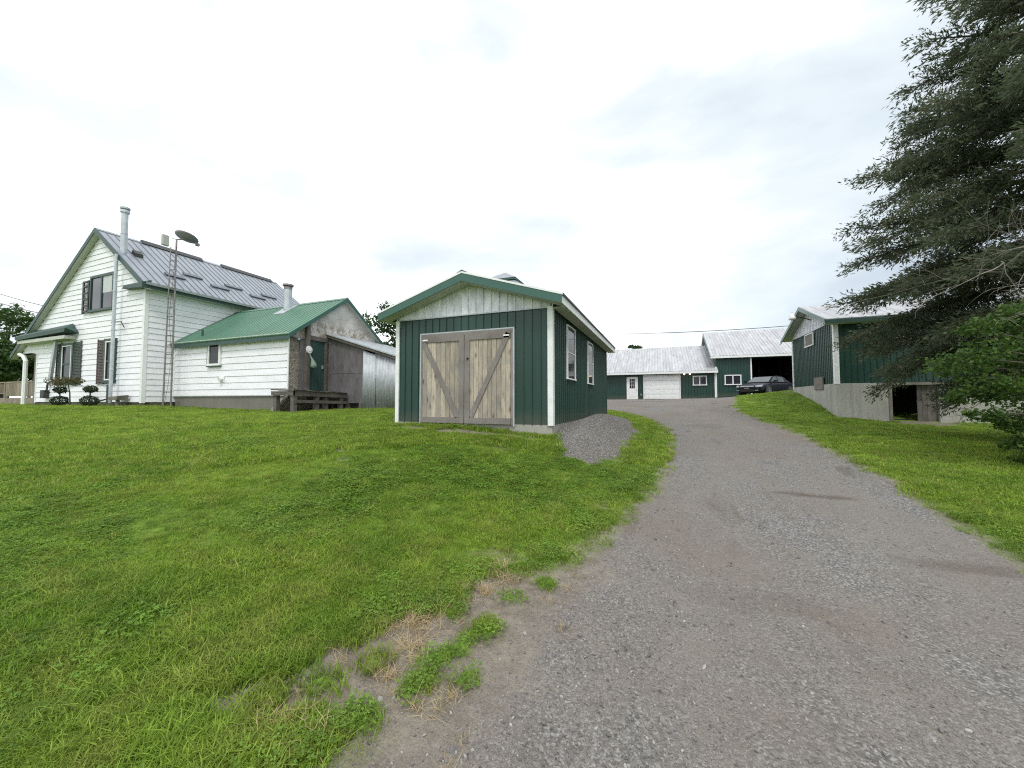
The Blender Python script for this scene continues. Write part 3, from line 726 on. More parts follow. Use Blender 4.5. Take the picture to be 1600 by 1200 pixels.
# stovepipe: slim pipe up the gable wall, then a fat insulated flue through the overhang
pp = MB(); pp.tube([(-22.03, 8.87, 1.50), (-22.03, 8.87, 7.95)], .062, 12)
for z in (2.9, 4.62, 6.3): pp.tube([(-22.03, 8.87, z), (-22.03, 8.87, z+.07)], .074, 12)
sp = pp.build('stovepipe', 'bright_metal', hs, False)
p2 = MB(); p2.tube([(-22.42, 9.25, 7.9), (-22.42, 9.25, 10.02)], .12, 16); p2.tube([(-22.42, 9.25, 10.02), (-22.42, 9.25, 10.13)], .165, 16)
p2.tube([(-22.42, 9.25, 10.19), (-22.42, 9.25, 10.27)], .175, 16); p2.tube([(-22.42, 9.25, 10.13), (-22.42, 9.25, 10.19)], .10, 12)
p2.tube([(-22.42, 9.25, 9.05), (-22.42, 9.25, 9.07)], .13, 16)
p2.build('flue', 'bright_metal', hs, False)
bk = MB(); bk.bar((-22.5, 8.98, 5.02), (-21.65, 8.98, 5.0), .03, .04); bk.bar((-21.7, 8.98, 5.0), (-21.9, 9.17, 4.8), .03, .03); bk.build('pipe_bracket', 'steel_dark', sp)
dk = MB(); dk.box(-22.90, -22.74, 9.08, 9.16, 1.52, 2.3); dk.build('cover_board', 'dark_green', hs)
# leaning pale board/downspout at the left, porch post and downspout
ds = MB(); ds.bar((-27.42, 9.0, 4.58), (-27.78, 8.98, 2.6), .20, .10, (0, 1, 0)); ds.build('downspout', 'galv', hs)
d2 = MB(); d2.tube([(-31.45, 9.05, 4.02), (-31.0, 9.05, 3.9), (-30.72, 9.05, 3.65), (-30.74, 9.05, 1.3)], .09, 8); o = d2.build('downspout', 'white', hs); o['label'] = 'white bent downspout on the porch corner'
pt = MB(); pt.box(-30.72, -30.45, 9.35, 9.6, 1.3, 4.06); pt.build('porch_post', 'steel_dark', hs)
pc = MB(); pc.box(-31.9, HX0, HY0+.12, 12.5, 3.98, 4.02); pc.build('porch_ceiling', 'board_grey', hs)
hk = MB(); hk.box(-28.75, -28.38, 8.98, 9.16, 1.72, 2.12); hk.bar((-28.4, 9.08, 2.05), (-28.3, 9.08, 2.5), .05, .10); hk.build('wall_box', 'black', hs)
so = MB(); so.box(-25.3, -24.75, 9.24, 9.30, 1.2, 1.5); so.build('vent_opening', 'black', hs)
# planks and low box at the foot of the pipe
lp = thing('leaning_board', (-22.3, 8.5, 1.35), 'pair of short weathered boards leaning at the foot of the thin stovepipe', 'board')
m = MB(); m.bar((-23.0, 8.25, 1.33), (-22.25, 8.72, 1.62), .16, .03); m.build('plank', 'old_wood', lp); m = MB(); m.bar((-22.6, 8.2, 1.34), (-21.95, 8.70, 1.66), .16, .03); m.build('plank', 'old_wood', lp)
bx = MB(); bx.hexa([(-21.85, 8.75, 1.62), (-21.25, 8.75, 1.62), (-21.2, 9.1, 1.62), (-21.85, 9.1, 1.62), (-21.9, 8.75, 1.75), (-21.15, 8.75, 1.80), (-21.15, 9.1, 1.84), (-21.9, 9.1, 1.78)]); bx.tube([(-21.5, 8.9, 1.3), (-21.5, 8.9, 1.62)], .07, 8)
tag(bx.build('planter_box', 'board_grey'), 'shallow grey box on a stub against the house wall beside the stovepipe', 'planter')

# porch deck, with railing, at the far left of the house
pd_ = thing('porch_deck', (-36, 11, 1.35), 'low weathered wooden porch deck with railings left of the farmhouse', 'deck')
m = MB()
for i in range(14): m.box(-38.2, -30.2, 10.0+i*.2, 10.19+i*.2, 1.72, 1.76)
m.build('floor_board', 'rail_wood', pd_)
m = MB(); m.box(-38.2, -30.2, 9.96, 10.0, 1.35, 1.74); m.build('skirt_board', 'rail_wood', pd_)
for x in (-38.1, -36.6, -33.6, -31.0):
    m = MB(); m.box(x-.06, x+.06, 10.02, 10.14, 1.76, 2.72); m.build('post', 'rail_wood', pd_)
m = MB(); m.box(-38.1, -36.6, 10.03, 10.12, 2.66, 2.72); m.box(-38.1, -36.6, 10.05, 10.1, 2.0, 2.05); m.box(-36.5, -31, 10.03, 10.12, 2.66, 2.72)
for x in np.arange(-37.95, -36.65, .16): m.box(x-.02, x+.02, 10.06, 10.10, 2.05, 2.66)
for x in np.arange(-36.4, -31.1, .20): m.box(x-.085, x+.085, 10.05, 10.08, 1.85, 2.66)
m.bar((-38.1, 10.08, 2.68), (-40.4, 10.08, 2.05), .05, .08); m.bar((-38.1, 10.08, 2.38), (-40.4, 10.08, 1.78), .05, .06)
m.build('railing', 'rail_wood', pd_)
m = MB()
for i in range(3): m.box(-38.6-.35*i-.3, -38.2-.35*i, 10.0, 11.3, 1.35, 1.62-.13*i)
m.build('step', 'rail_wood', pd_)

# topiary balls and the little umbrella tree in front of the gable
def leafcards(C, size, asp, rr, flat=0.0, down=0.0):
    """rhombus leaves at the points C; returns V, F"""
    n = len(C)
    d = rr.normal(size=(n, 3)); d[:, 2] = d[:, 2]*(1-flat)-down; d /= np.linalg.norm(d, axis=1)[:, None]+1e-9
    q = rr.normal(size=(n, 3)); s = np.cross(d, q); s /= np.linalg.norm(s, axis=1)[:, None]+1e-9
    sz = (size*(.6+.8*rr.random(n)))[:, None] if np.isscalar(size) else size[:, None]
    up = np.cross(s, d)
    a = C; b = C+d*sz*.5+s*sz*asp*.5+up*sz*.06; c = C+d*sz; e = C+d*sz*.5-s*sz*asp*.5+up*sz*.06
    V = np.stack([a, b, c, e], 1).reshape(-1, 3); F = np.arange(4*n).reshape(n, 4)
    return V, F
def ball(n, c, r, rr, sh=.75):
    p = rr.normal(size=(n, 3)); p /= np.linalg.norm(p, axis=1)[:, None]
    return np.array(c)+p*np.array(r)*(sh+(1-sh)*rr.random(n))[:, None]
def topiary(x, y, z, label):
    t = thing('topiary_shrub', (x, y, z), label, 'shrub', 'twin-ball topiary shrubs by the farmhouse')
    m = MB(); m.tube([(x, y, z-.05), (x+.02, y, z+.75)], .025, 6); m.build('stem', 'bark', t)
    P = np.concatenate([ball(1300, (x, y, z+.22), (.31, .29, .21), rng), ball(900, (x+.04, y, z+.70), (.23, .22, .14), rng)])
    Vv, Ff = leafcards(P, .055, .5, rng); fastmesh('foliage', Vv, Ff, 'leaf_shrub', t)
topiary(-24.72, 8.3, gz(-24.72, 8.3), 'dark topiary of two clipped balls left of the little umbrella tree')
topiary(-22.17, 8.3, gz(-22.17, 8.3)+.02, 'dark topiary of two clipped balls right of the little umbrella tree, near the stovepipe')
t = thing('umbrella_tree', (-23.6, 8.2, 1.3), 'small thin-stemmed tree with a flat olive crown before the house window', 'tree')
m = MB(); m.tube([(-23.5, 8.2, 1.28), (-23.56, 8.2, 1.9), (-23.75, 8.2, 2.35)], [.03, .025, .018], 6); m.build('trunk', 'bark', t)
P = np.concatenate([ball(800, (-24.0, 8.2, 2.46), (.95, .6, .16), rng, .3), ball(300, (-24.7, 8.2, 2.36), (.32, .4, .22), rng, .3), ball(250, (-23.3, 8.2, 2.38), (.3, .4, .2), rng, .3)])
Vv, Ff = leafcards(P, .075, .4, rng); fastmesh('crown', Vv, Ff, 'leaf_red', t)

# ------------------------------------------------------------------ lattice mast with dish and panel
mt = thing('antenna_mast', (-19.7, 9.7, gz(-19.7, 9.7)), 'thin metal ladder mast with grey dish and white panel beside the house corner', 'mast')
m = MB(); T = Vector((-19.68, 9.82, 8.55)); zb = gz(-19.7, 9.7)-.05
L1 = ((-19.7, 9.58, zb), (-19.7, 9.66, 8.2)); L2 = ((-19.7, 9.88, zb), (-19.7, 9.86, 8.62)); L3 = ((-19.9, 9.72, zb), (-19.9, 9.76, 8.2))

for Lx, rx in ((L1, .018), (L2, .032), (L3, .015)):
    m = MB(); m.tube(Lx, rx, 6); m.build('pole', 'steel_dark', mt)
k = 17
for i in range(k):
    m = MB()
    f = (i+.6)/k; a = Vector(L1[0]).lerp(Vector(L1[1]), f); b = Vector(L2[0]).lerp(Vector(L2[1]), f*.955); c = Vector(L3[0]).lerp(Vector(L3[1]), f)
    m.tube([a, b], .011, 5); m.tube([b, c], .009, 4); m.tube([c, a], .009, 4); m.build('rung', 'steel_dark', mt)
di = MB()
c0 = Vector((-19.62, 10.16, 8.76)); ax = Vector((-.011, .336, .941)).normalized(); xx = ax.cross(Vector((0, 0, 1))).normalized(); yy = ax.cross(xx)
nr, na = 5, 20
for i in range(nr+1):
    r = .46*i/nr
    for j in range(na):
        a = 2*math.pi*j/na
        di.v.append(tuple(c0+xx*r*math.cos(a)+yy*r*.9*math.sin(a)+ax*(r*r*.55)))
for i in range(nr):
    for j in range(na): di.f.append((i*na+j, i*na+(j+1) % na, (i+1)*na+(j+1) % na, (i+1)*na+j))
o = di.build('dish', simple('dish_grey', (.27, .25, .31), (.21, .20, .25), .6), mt, True); s_m = o.modifiers.new('thick', 'SOLIDIFY'); s_m.thickness = .02
m = MB(); m.tube([L2[1], c0-ax*.02], .03, 6); m.tube([c0-ax*.03, c0+Vector((.25, .30, -.14))], .018, 6); m.box(-19.42, -19.30, 10.42, 10.54, 8.52, 8.64)
m.tube([L2[1], (-19.7, 9.66, 8.62)], .014, 5); m.build('dish_arm', 'steel_dark', mt)
m = MB(); m.box(-19.82, -19.68, 9.36, 9.60, 8.22, 8.68); m.build('panel_antenna', simple('pale_grey_plastic', (.42, .43, .40), (.36, .37, .35), .6), mt, bevel=.02)
m = MB(); m.tube([(-19.66, 9.84, 8.3), (-19.6, 9.75, 7.0), (-19.62, 9.66, 5.2), (-19.64, 9.80, 3.6), (-19.6, 9.7, 2.2), (-19.64, 9.62, 1.5)], .007, 4); m.build('cable', 'black', mt)

# ------------------------------------------------------------------ house extension (green roof, plaster gable)
ex = thing('house_extension', (-16.5, 12.9, 1.2), 'low white clapboard extension with faded green metal roof and peeling plaster gable', 'house extension')
WX0, WX1, WY0, WY1 = -20.42, -13.2, 10.3, 15.5
WRY, WRZ = 12.9, 6.12; WE = 4.2
ws = lambda y: WRZ-.72*abs(y-WRY)
m = MB(); m.box(WX0+.1, WX1-.02, WY0+.05, WY1, .8, 1.80); m.build('foundation', 'conc_old', ex)
m = MB(); m.hexa([(WX1-1.1, WY0-.10, 1.0), (WX1+.10, WY0-.75, 1.0), (WX1+.15, WY0+.10, 1.0), (WX1-.7, WY0+.04, 1.0), (WX1-.50, WY0-.02, 1.60), (WX1-.05, WY0-.12, 1.74), (WX1+.0, WY0+.04, 1.76), (WX1-.4, WY0+.04, 1.70)]); m.build('buttress', 'stone', ex)
m = MB(); m.box(WX0+.02, WX1-.2, WY0, WY0+.15, 1.78, WE+.02); clap(m, 'y', WY0, -1, 1.80, WE-.02, lambda z: (WX0+.02, WX1-.0), .262); m.build('wall', 'siding', ex)
m = MB(); m.box(WX1-.035, WX1+.02, WY0-.040, WY0-.003, 1.78, WE-.03); m.build('corner_trim', 'white', ex)
m = MB(); m.box(WX0+.03, WX0+.12, WY0-.034, WY0-.003, 1.78, WE-.03); m.build('corner_trim', 'white', ex)
m = MB(); m.box(WX1-.2, WX1, WY0+.002, WY1, 1.3, 4.0); m.build('stone_wall', 'stone', ex)
m = MB(); m.prism([(WX1-.2, WY0+.002, 4.0), (WX1-.2, WY1, 4.0), (WX1-.2, WY1, ws(WY1)-.1), (WX1-.2, WRY, WRZ-.1), (WX1-.2, WY0+.002, ws(WY0)-.1)], (.23, 0, 0)); m.build('gable_wall', 'plaster', ex)
m = MB(); m.box(WX0+.1, WX1-.2, WY1-.15, WY1, 1.78, WE); m.build('back_wall', 'plaster', ex)
XE = WX1+.22
y0, y1 = WY0-.22, WY1+.22
r1 = roof(ex, (WX0+.05, y0, ws(y0)), (XE, y0, ws(y0)), (XE, WRY, WRZ), (WX0+.05, WRY, WRZ), .06, 'roof_green', .23, hgt=.018, w=.03)
r2 = roof(ex, (WX0+.05, y1, ws(y1)), (XE, y1, ws(y1)), (XE, WRY, WRZ), (WX0+.05, WRY, WRZ), .06, 'roof_green', .23, hgt=.018, w=.03)
m = MB(); m.prism([(WX0+.05, WRY-.14, WRZ-.075), (WX0+.05, WRY, WRZ+.035), (WX0+.05, WRY+.14, WRZ-.075), (WX0+.05, WRY, WRZ+.005)], (XE-WX0-.05, 0, 0)); m.build('ridge_cap', 'roof_green', r1)
m = MB()
for ya, yb in ((y0, WRY), (y1, WRY)):
    m.hexa([(XE, ya, ws(ya)-.15), (XE, yb, ws(yb)-.15), (XE+.025, yb, ws(yb)-.15), (XE+.025, ya, ws(ya)-.15), (XE, ya, ws(ya)+.01), (XE, yb, ws(yb)+.01), (XE+.025, yb, ws(yb)+.01), (XE+.025, ya, ws(ya)+.01)])
m.build('bargeboard', 'green_trim', ex)
m = MB(); m.box(WX0+.3, XE, y0-.002, y0+.02, ws(y0)-.20, ws(y0)-.062); m.build('fascia', 'dark_green', ex)
m = MB(); m.box(WX0+.3, XE-.03, y0+.03, WY0-.03, WE-.08, WE-.05); m.hexa([(WX1+.03, y1, ws(y1)-.14), (WX1+.03, WRY, WRZ-.14), (XE, WRY, WRZ-.14), (XE, y1, ws(y1)-.14), (WX1+.03, y1, ws(y1)-.11), (WX1+.03, WRY, WRZ-.11), (XE, WRY, WRZ-.11), (XE, y1, ws(y1)-.11)])
m.build('soffit', 'soffit', ex)
window(ex, 'y', WY0-.02, -1, -17.92, -17.12, 3.06, 4.02, 'white', ft=.085, proud=.07)
m = MB(); m.box(-17.98, -17.06, WY0-.11, WY0-.03, 4.02, 4.06); m.box(-17.97, -17.92, WY0-.085, WY0-.03, 3.06, 4.02); m.box(-17.96, -17.08, WY0-.11, WY0-.03, 3.01, 3.055); m.build('window_trim', 'dark_green', ex)
m = MB(); m.tube([(-17.0, WY0-.01, 2.5), (-17.0, WY0-.16, 2.47)], .09, 10); m.box(-17.14, -16.86, WY0-.05, WY0-.02, 2.36, 2.6); m.build('dryer_vent', 'white', ex)
# flue and flashing on the green roof
fz = 6.15
m = MB(); m.tube([(-16.12, 12.45, 5.75), (-16.12, 12.45, 6.72)], .17, 14); m.build('flue', 'bright_metal', ex)
m = MB(); m.tube([(-16.12, 12.45, 6.72), (-16.12, 12.45, 6.84)], .18, 14); m.tube([(-16.12, 12.45, 6.88), (-16.12, 12.45, 6.96)], .23, 14); m.tube([(-16.12, 12.45, 6.84), (-16.12, 12.45, 6.88)], .13, 10); m.build('flue_cap', 'steel_dark', ex)
m = MB(); ya, yb = 12.02, 12.72; m.hexa([(-16.5, ya, ws(ya)+.01), (-15.8, ya, ws(ya)+.01), (-15.8, yb, ws(yb)+.01), (-16.5, yb, ws(yb)+.01), (-16.5, ya, ws(ya)+.04), (-15.8, ya, ws(ya)+.04), (-15.8, yb, ws(yb)+.05), (-16.5, yb, ws(yb)+.05)]); m.build('flashing', 'galv', ex)
m = MB(); m.tube([(-19.0, 10.6, ws(10.6)-.02), (-19.0, 10.6, ws(10.6)+.28)], .045, 8); m.build('vent_pipe', 'dark_green', ex)
# door and timber post on the gable end
m = MB(); m.box(WX1+.004, WX1+.05, 11.0, 11.86, 1.95, 4.02)
for y in np.arange(11.0, 11.86, .14): m.box(WX1+.05, WX1+.058, y+.004, y+.132, 1.97, 4.0)
dr = m.build('door', 'dark_green', ex); m = MB(); m.box(WX1+.06, WX1+.11, 11.74, 11.78, 2.9, 3.05); m.build('handle', 'galv', dr)
m = MB(); m.box(WX1+.004, WX1+.09, 11.87, 11.97, 1.95, 4.1); m.box(WX1+.004, WX1+.11, 10.95, 12.0, 4.02, 4.2); m.box(WX1+.002, WX1+.045, 10.33, 11.0, 4.0, 4.06); m.build('door_frame', 'old_wood', ex)
m = MB(); m.box(WX1+.06, WX1+.20, 10.92, 11.06, 2.0, 4.58); m.build('post', 'old_wood', ex)
m = MB(); m.box(WX1+.03, WX1+.06, 10.72, 10.98, 2.0, 3.98); m.build('board', 'tar', ex)
m = MB(); m.tube([(WX1+.04, 10.33, 4.05), (WX1+.10, 10.65, 4.0), (WX1+.06, 10.98, 4.02)], .012, 5); m.tube([(WX1+.03, 10.62, 3.98), (WX1+.12, 10.62, 3.98)], .06, 8); m.build('insulator', 'galv', ex)
# round pale dial and mesh bag on the post
m = MB(); m.tube([(WX1+.20, 10.99, 3.60), (WX1+.25, 11.0, 3.60)], [.15, .15], 18); m.tube([(WX1+.25, 11.0, 3.60), (WX1+.27, 11.0, 3.60)], [.09, .06], 14)
tag(m.build('round_dial', 'white'), 'round whitish dial fixed on the old post beside the green extension door', 'dial')
bg = thing('mesh_bag', (WX1+.3, 11.12, 2.95), 'pale green mesh bag hanging from the post at the extension door', 'bag')
m = MB(); m.tube([(WX1+.24, 11.04, 3.36), (WX1+.28, 11.09, 3.22), (WX1+.29, 11.14, 3.06), (WX1+.29, 11.16, 2.96), (WX1+.29, 11.12, 2.88)], [.01, .045, .10, .14, .06], 8)
m.build('bag_body', simple('pale_green_netting', (.22, .30, .24), (.12, .17, .13), .8, scale=20), bg, True)
m = MB(); m.tube([(WX1+.21, 11.0, 3.5), (WX1+.24, 11.04, 3.36)], .008, 5); m.build('string', 'white', bg)

# lean-to shed against the gable
lt = thing('lean_to_shed', (-11.4, 13.6, 1.2), 'weathered lean-to with dark board wall and corrugated metal sheet wall', 'shed')
LY0, LY1 = 12.1, 15.4
lz = lambda x: 4.40-(x+13.15)*.30
m = MB(); m.prism([(-13.14, LY0, 1.5), (-11.2, LY0, 1.5), (-11.2, LY0, lz(-11.2)), (-13.14, LY0, lz(-13.14))], (0, .08, 0)); m.box(-13.14, -11.2, LY0-.012, LY0-.002, 2.72, 2.75); m.box(-13.12, -13.02, LY0-.03, LY0, 1.5, 4.2); m.build('board_wall', 'tar', lt)
m = MB()
def corr(mb, x0, x1, z0, zf, y, amp=.014, pitch=.075):
    n = int((x1-x0)/pitch*6); pts = [(x0+(x1-x0)*i/n) for i in range(n+1)]
    vs = []; 
    for i, x in enumerate(pts):
        yy_ = y+amp*math.sin(2*math.pi*x/pitch); vs += [(x, yy_, z0), (x, yy_, zf(x))]
    mb.add(vs, [(2*i, 2*i+2, 2*i+3, 2*i+1) for i in range(n)])
corr(m, -11.25, -10.62, 1.24, lambda x: lz(x)-.22, LY0-.06); corr(m, -10.66, -9.55, 1.26, lambda x: lz(x)-.05, LY0-.02)
o = m.build('metal_sheet', 'galv', lt, True, normals=False); sm_ = o.modifiers.new('thick', 'SOLIDIFY'); sm_.thickness = .004
m = MB(); m.box(-9.63, -9.55, LY0+.02, LY1, 1.2, lz(-9.55)-.05); m.prism([(-13.1, LY1-.08, 1.2), (-9.63, LY1-.08, 1.2), (-9.63, LY1-.08, lz(-9.63)-.05), (-13.1, LY1-.08, lz(-13.1)-.05)], (0, .08, 0)); m.build('side_wall', 'tar', lt)
m = MB(); slab(m, (-9.35, LY0-.18, lz(-9.35)+.02), (-9.35, LY1+.1, lz(-9.35)+.02), (-13.16, LY1+.1, lz(-13.16)+.02), (-13.16, LY0-.18, lz(-13.16)+.02), .05); roofribs(m, (-9.35, LY0-.18, lz(-9.35)+.02), (-9.35, LY1+.1, lz(-9.35)+.02), (-13.16, LY1+.1, lz(-13.16)+.02), (-13.16, LY0-.18, lz(-13.16)+.02), .3)
m.build('roof', 'galv', lt)
m = MB(); m.bar((-13.1, LY0-.12, lz(-13.1)-.09), (-9.4, LY0-.12, lz(-9.4)-.09), .04, .10); m.build('roof_board', 'old_wood', lt)
for x in (-12.9, -12.1, -11.4):
    m = MB(); m.box(x-.07, x+.07, LY0-.02, LY0+.12, 1.1, 1.5); m.build('leg', 'old_wood', lt)
m = MB(); m.box(-13.0, -10.9, LY0+.14, LY0+.2, 1.15, 1.5); m.build('skirt', 'black', lt)

# rough timber platform before the door
dkk = thing('wooden_platform', (-12.4, 10.8, 1.2), 'rotting grey timber platform with stout legs before the extension door', 'platform')
PX0, PX1, PY0, PY1 = -13.12, -12.0, 9.55, 12.0
m = MB()
for i in range(9):
    y = PY0+i*(PY1-PY0)/9; zz = 1.97-.05*(i/8)+random.uniform(-.012, .012)
    m.hexa([(PX0, y, zz), (PX1+random.uniform(-.03, .07), y, zz-.03), (PX1+.03, y+.25, zz-.03), (PX0, y+.25, zz), (PX0, y, zz+.045), (PX1+.05, y, zz+.01), (PX1+.05, y+.25, zz+.01), (PX0, y+.25, zz+.045)])
m.build('deck_board', 'old_wood', dkk)
m = MB(); m.bar((PX1-.03, PY0, 1.86), (PX1-.03, PY1, 1.80), .06, .17); m.build('beam', 'old_wood', dkk)
m = MB(); m.bar((PX1-.02, PY0+.1, 1.58), (PX1-.02, PY1, 1.52), .05, .11); m.build('beam', 'old_wood', dkk)
m = MB(); m.bar((PX0, PY0+.05, 1.86), (PX1, PY0+.05, 1.86), .06, .15); m.build('beam', 'old_wood', dkk)
for (x, y) in ((PX1-.10, PY0+.12), (PX1-.10, PY0+1.05), (PX1-.14, PY0+1.5), (PX1-.1, PY1-.25), (PX0+.12, PY0+.15), (PX0+.12, PY1-.3)):
    m = MB(); z0 = gz(x, y)-.05; m.box(x-.08, x+.08, y-.07, y+.07, z0, 1.9); m.build('leg', 'old_wood', dkk)
m = MB(); m.bar((PX1+.02, PY0+.02, 1.2), (PX1+.1, PY0+.9, 1.17), .1, .05); m.build('beam', 'old_wood', dkk)

# ------------------------------------------------------------------ green utility shed
sh = thing('green_shed', (-4.47, 12.5, .95), 'dark green steel shed with a pair of pine plank doors and white corner trim', 'shed')
SX0, SX1, SY0, SY1, SZ0, SZ1 = -6.62, -2.34, 8.3, 16.83, 1.05, 3.71
CX = -4.45
srz = lambda x: 4.66-.315*abs(x-CX)
m = MB(); m.box(SX0+.03, SX1-.02, SY0+.02, SY1-.02, .3, SZ0); fnd = m.build('foundation', 'block', sh)
m = MB()
sheets(m, 'y', SY0+.022, .08, SX0+.05, SX1-.05, SZ0, SZ1)
sheets(m, 'x', SX1-.02, -.1, SY0+.105, SY1-.02, SZ0, SZ1+.1); m.box(SX0+.02, SX0+.12, SY0+.1, SY1-.02, SZ0, SZ1+.1); m.box(SX0+.12, SX1-.12, SY1-.1, SY1-.02, SZ0, SZ1)
DX0, DX1, DZ0, DZ1 = -5.86, -3.25, .92, 3.32
ribs(m, 'y', SY0+.022, -1, SX0+.06, SX1-.07, .205, SZ0-.01, SZ1, .022, .022, holes=[(DX0, DX1, 0, DZ1)])
ribs(m, 'x', SX1-.02, 1, SY0+.08, SY1-.05, .205, SZ0-.01, SZ1+.12, .026, .030, holes=[(9.62, 10.6, 2.12, 3.6), (12.45, 13.42, 2.12, 3.58)])
ribs(m, 'x', SX0+.02, -1, SY0+.08, SY1-.05, .205, SZ0-.01, SZ1+.12, .03, .030)
m.build('wall', 'green', sh)
m = MB()
m.prism([(SX0+.05, SY0+.02, SZ1), (SX1-.05, SY0+.02, SZ1), (SX1-.05, SY0+.02, srz(SX1)-.10), (CX, SY0+.02, srz(CX)-.10), (SX0+.05, SY0+.02, srz(SX0)-.10)], (0, .08, 0))
ribs(m, 'y', SY0+.02, -1, SX0+.06, SX1-.07, .205, SZ1+.01, lambda u: srz(u)-.12, .022, .022)
m.build('gable_panel', 'gable_board', sh)
m = MB(); m.box(SX0+.06, SX1-.1, SY0-.016, SY0+.018, SZ1-.012, SZ1+.018); m.build('gable_flashing', 'galv', sh)
for nm in (0,):
    m = MB(); m.box(SX1-.11, SX1+.014, SY0-.020, SY0+.018, SZ0-.01, SZ1+.02); m.box(SX1-.018, SX1+.014, SY0+.019, SY0+.12, SZ0-.01, SZ1+.12); m.build('corner_trim', 'white', sh)
    m = MB(); m.box(SX0-.014, SX0+.09, SY0-.020, SY0+.018, SZ0-.06, SZ1); m.box(SX0-.014, SX0+.018, SY0+.019, SY0+.12, SZ0, SZ1+.1); m.build('corner_trim', 'white', sh)
    m = MB(); m.box(SX1-.018, SX1+.014, SY1-.11, SY1, SZ0, SZ1+.12); m.build('corner_trim', 'green', sh)
RY0, RY1, EXR, EXL = 7.93, 17.2, -2.02, -6.92
A = (EXR, RY0, srz(EXR)); B = (EXR, RY1, srz(EXR)); C = (CX, RY1, srz(CX)); D = (CX, RY0, srz(CX))
ra = roof(sh, A, B, C, D, .03, 'roof_silver', .23, hgt=.018, w=.03)
rb = roof(sh, (EXL, RY0, srz(EXL)), (EXL, RY1, srz(EXL)), C, D, .03, 'roof_silver', .23, hgt=.018, w=.03)
m = MB(); m.prism([(CX-.14, RY0-.03, srz(CX)-.02), (CX, RY0-.03, srz(CX)+.05), (CX+.14, RY0-.03, srz(CX)-.02), (CX, RY0-.03, srz(CX)+.02)], (0, RY1-RY0, 0)); m.build('ridge_cap', 'dark_green', ra)
m = MB()
for xa, xb in ((CX, EXR), (EXL, CX)):
    rake(m, xa, srz(xa)-.035, xb, srz(xb)-.035, RY0-.025, RY0, .18, .0)
m.build('bargeboard', 'green_trim', sh)
m = MB()
for xa, xb in ((CX, EXR+.02), (EXL-.02, CX)): rake(m, xa, srz(xa), xb, srz(xb), RY0-.035, RY0-.002, .032, .012)
m.build('drip_edge', 'white', sh)
m = MB(); m.box(EXR-.01, EXR+.03, RY0+.002, RY1, srz(EXR)-.030, srz(EXR)+.012); m.build('roof_edge', 'black', sh)
m = MB(); m.box(EXR-.025, EXR, RY0+.002, RY1, srz(EXR)-.20, srz(EXR)-.032); m.build('fascia', 'white', sh); m = MB(); m.box(EXL, EXL+.025, RY0+.002, RY1, srz(EXL)-.20, srz(EXL)-.032); m.build('fascia', 'white', sh)
m = MB()
for xa, xb in ((CX, EXR-.03), (EXL+.03, CX)): rake(m, xa, srz(xa)-.20, xb, srz(xb)-.20, RY0+.002, SY0-.004, .012, .0)
m.box(SX1+.016, EXR-.03, SY0-.002, RY1, srz(EXR)-.20, srz(EXR)-.188); m.box(EXL+.03, SX0-.016, SY0-.002, RY1, srz(EXL)-.20, srz(EXL)-.188)
m.build('soffit', 'soffit', sh)
# plank doors
ff = MB(); ff.box(DX0, DX0+.035, SY0-.03, SY0+.02, DZ0+.08, DZ1); ff.box(DX1-.035, DX1, SY0-.03, SY0+.02, DZ0+.08, DZ1); ff.box(DX0+.035, DX1-.035, SY0-.03, SY0+.02, DZ1-.03, DZ1); ff.build('door_frame', 'galv', sh)
ff = MB(); ff.box(DX0+.035, DX1-.035, SY0-.035, SY0+.018, DZ1-.11, DZ1-.032); ff.box(DX0+.036, DX0+.085, SY0-.028, SY0+.018, DZ0+.12, DZ1-.112); ff.box(DX1-.085, DX1-.036, SY0-.028, SY0+.018, DZ0+.12, DZ1-.112); ff.build('door_head', 'door_grey', sh)
mid = -4.55
for (a, b, s) in ((DX0+.09, mid-.008, 1), (mid+.008, DX1-.09, -1)):
    d = MB(); n = 9 if s == 1 else 10; w = (b-a)/n
    z0, z1 = DZ0+.13, DZ1-.115
    for i in range(n):
        jj = random.uniform(-.003, .003)
        d.box(a+i*w+.004, a+(i+1)*w-.004, SY0-.035+jj, SY0+.01+jj, z0+.01, z1-.01)
    dl = d.build('door', 'door_plank', sh, bevel=.003); dl['label'] = 'left pine plank door leaf' if s == 1 else 'right pine plank door leaf'
    br = MB(); yb0, yb1 = SY0-.062, SY0-.038
    br.box(a, b, yb0, yb1, z1-.13, z1)
    br.build('rail', 'door_grey', dl); br = MB(); br.box(a, b, yb0, yb1, z0, z0+.14); br.build('rail', 'door_grey', dl)
    br = MB(); xs = (b-.135, b) if s == 1 else (a, a+.135); br.box(xs[0], xs[1], yb0-.004, yb1-.001, z0, z1); br.build('stile', 'door_grey', dl)
    br = MB()
    p0 = (a+.05, (yb0+yb1)/2-.001, z1-.14) if s == 1 else (b-.05, (yb0+yb1)/2-.001, z1-.02)
    p1 = (b-.17, (yb0+yb1)/2-.001, z0+.14) if s == 1 else (a+.17, (yb0+yb1)/2-.001, z0+.16)
    br.bar(p0, p1, .022, .125, (0, 0, 1)); br.build('brace', 'door_grey', dl)
    hg = MB(); x = a+.02 if s == 1 else b-.02; hg.box(min(x, x+.15*s), max(x, x+.15*s), yb0-.012, yb0-.005, z1-.09, z1-.055); hg.build('hinge', 'white', dl)
m = MB(); m.tube([(mid+.10, SY0-.085, 2.62), (mid+.10, SY0-.066, 2.62)], .028, 10); m.tube([(mid+.10, SY0-.11, 2.62), (mid+.10, SY0-.085, 2.62)], .012, 8); m.build('latch', 'black', sh)
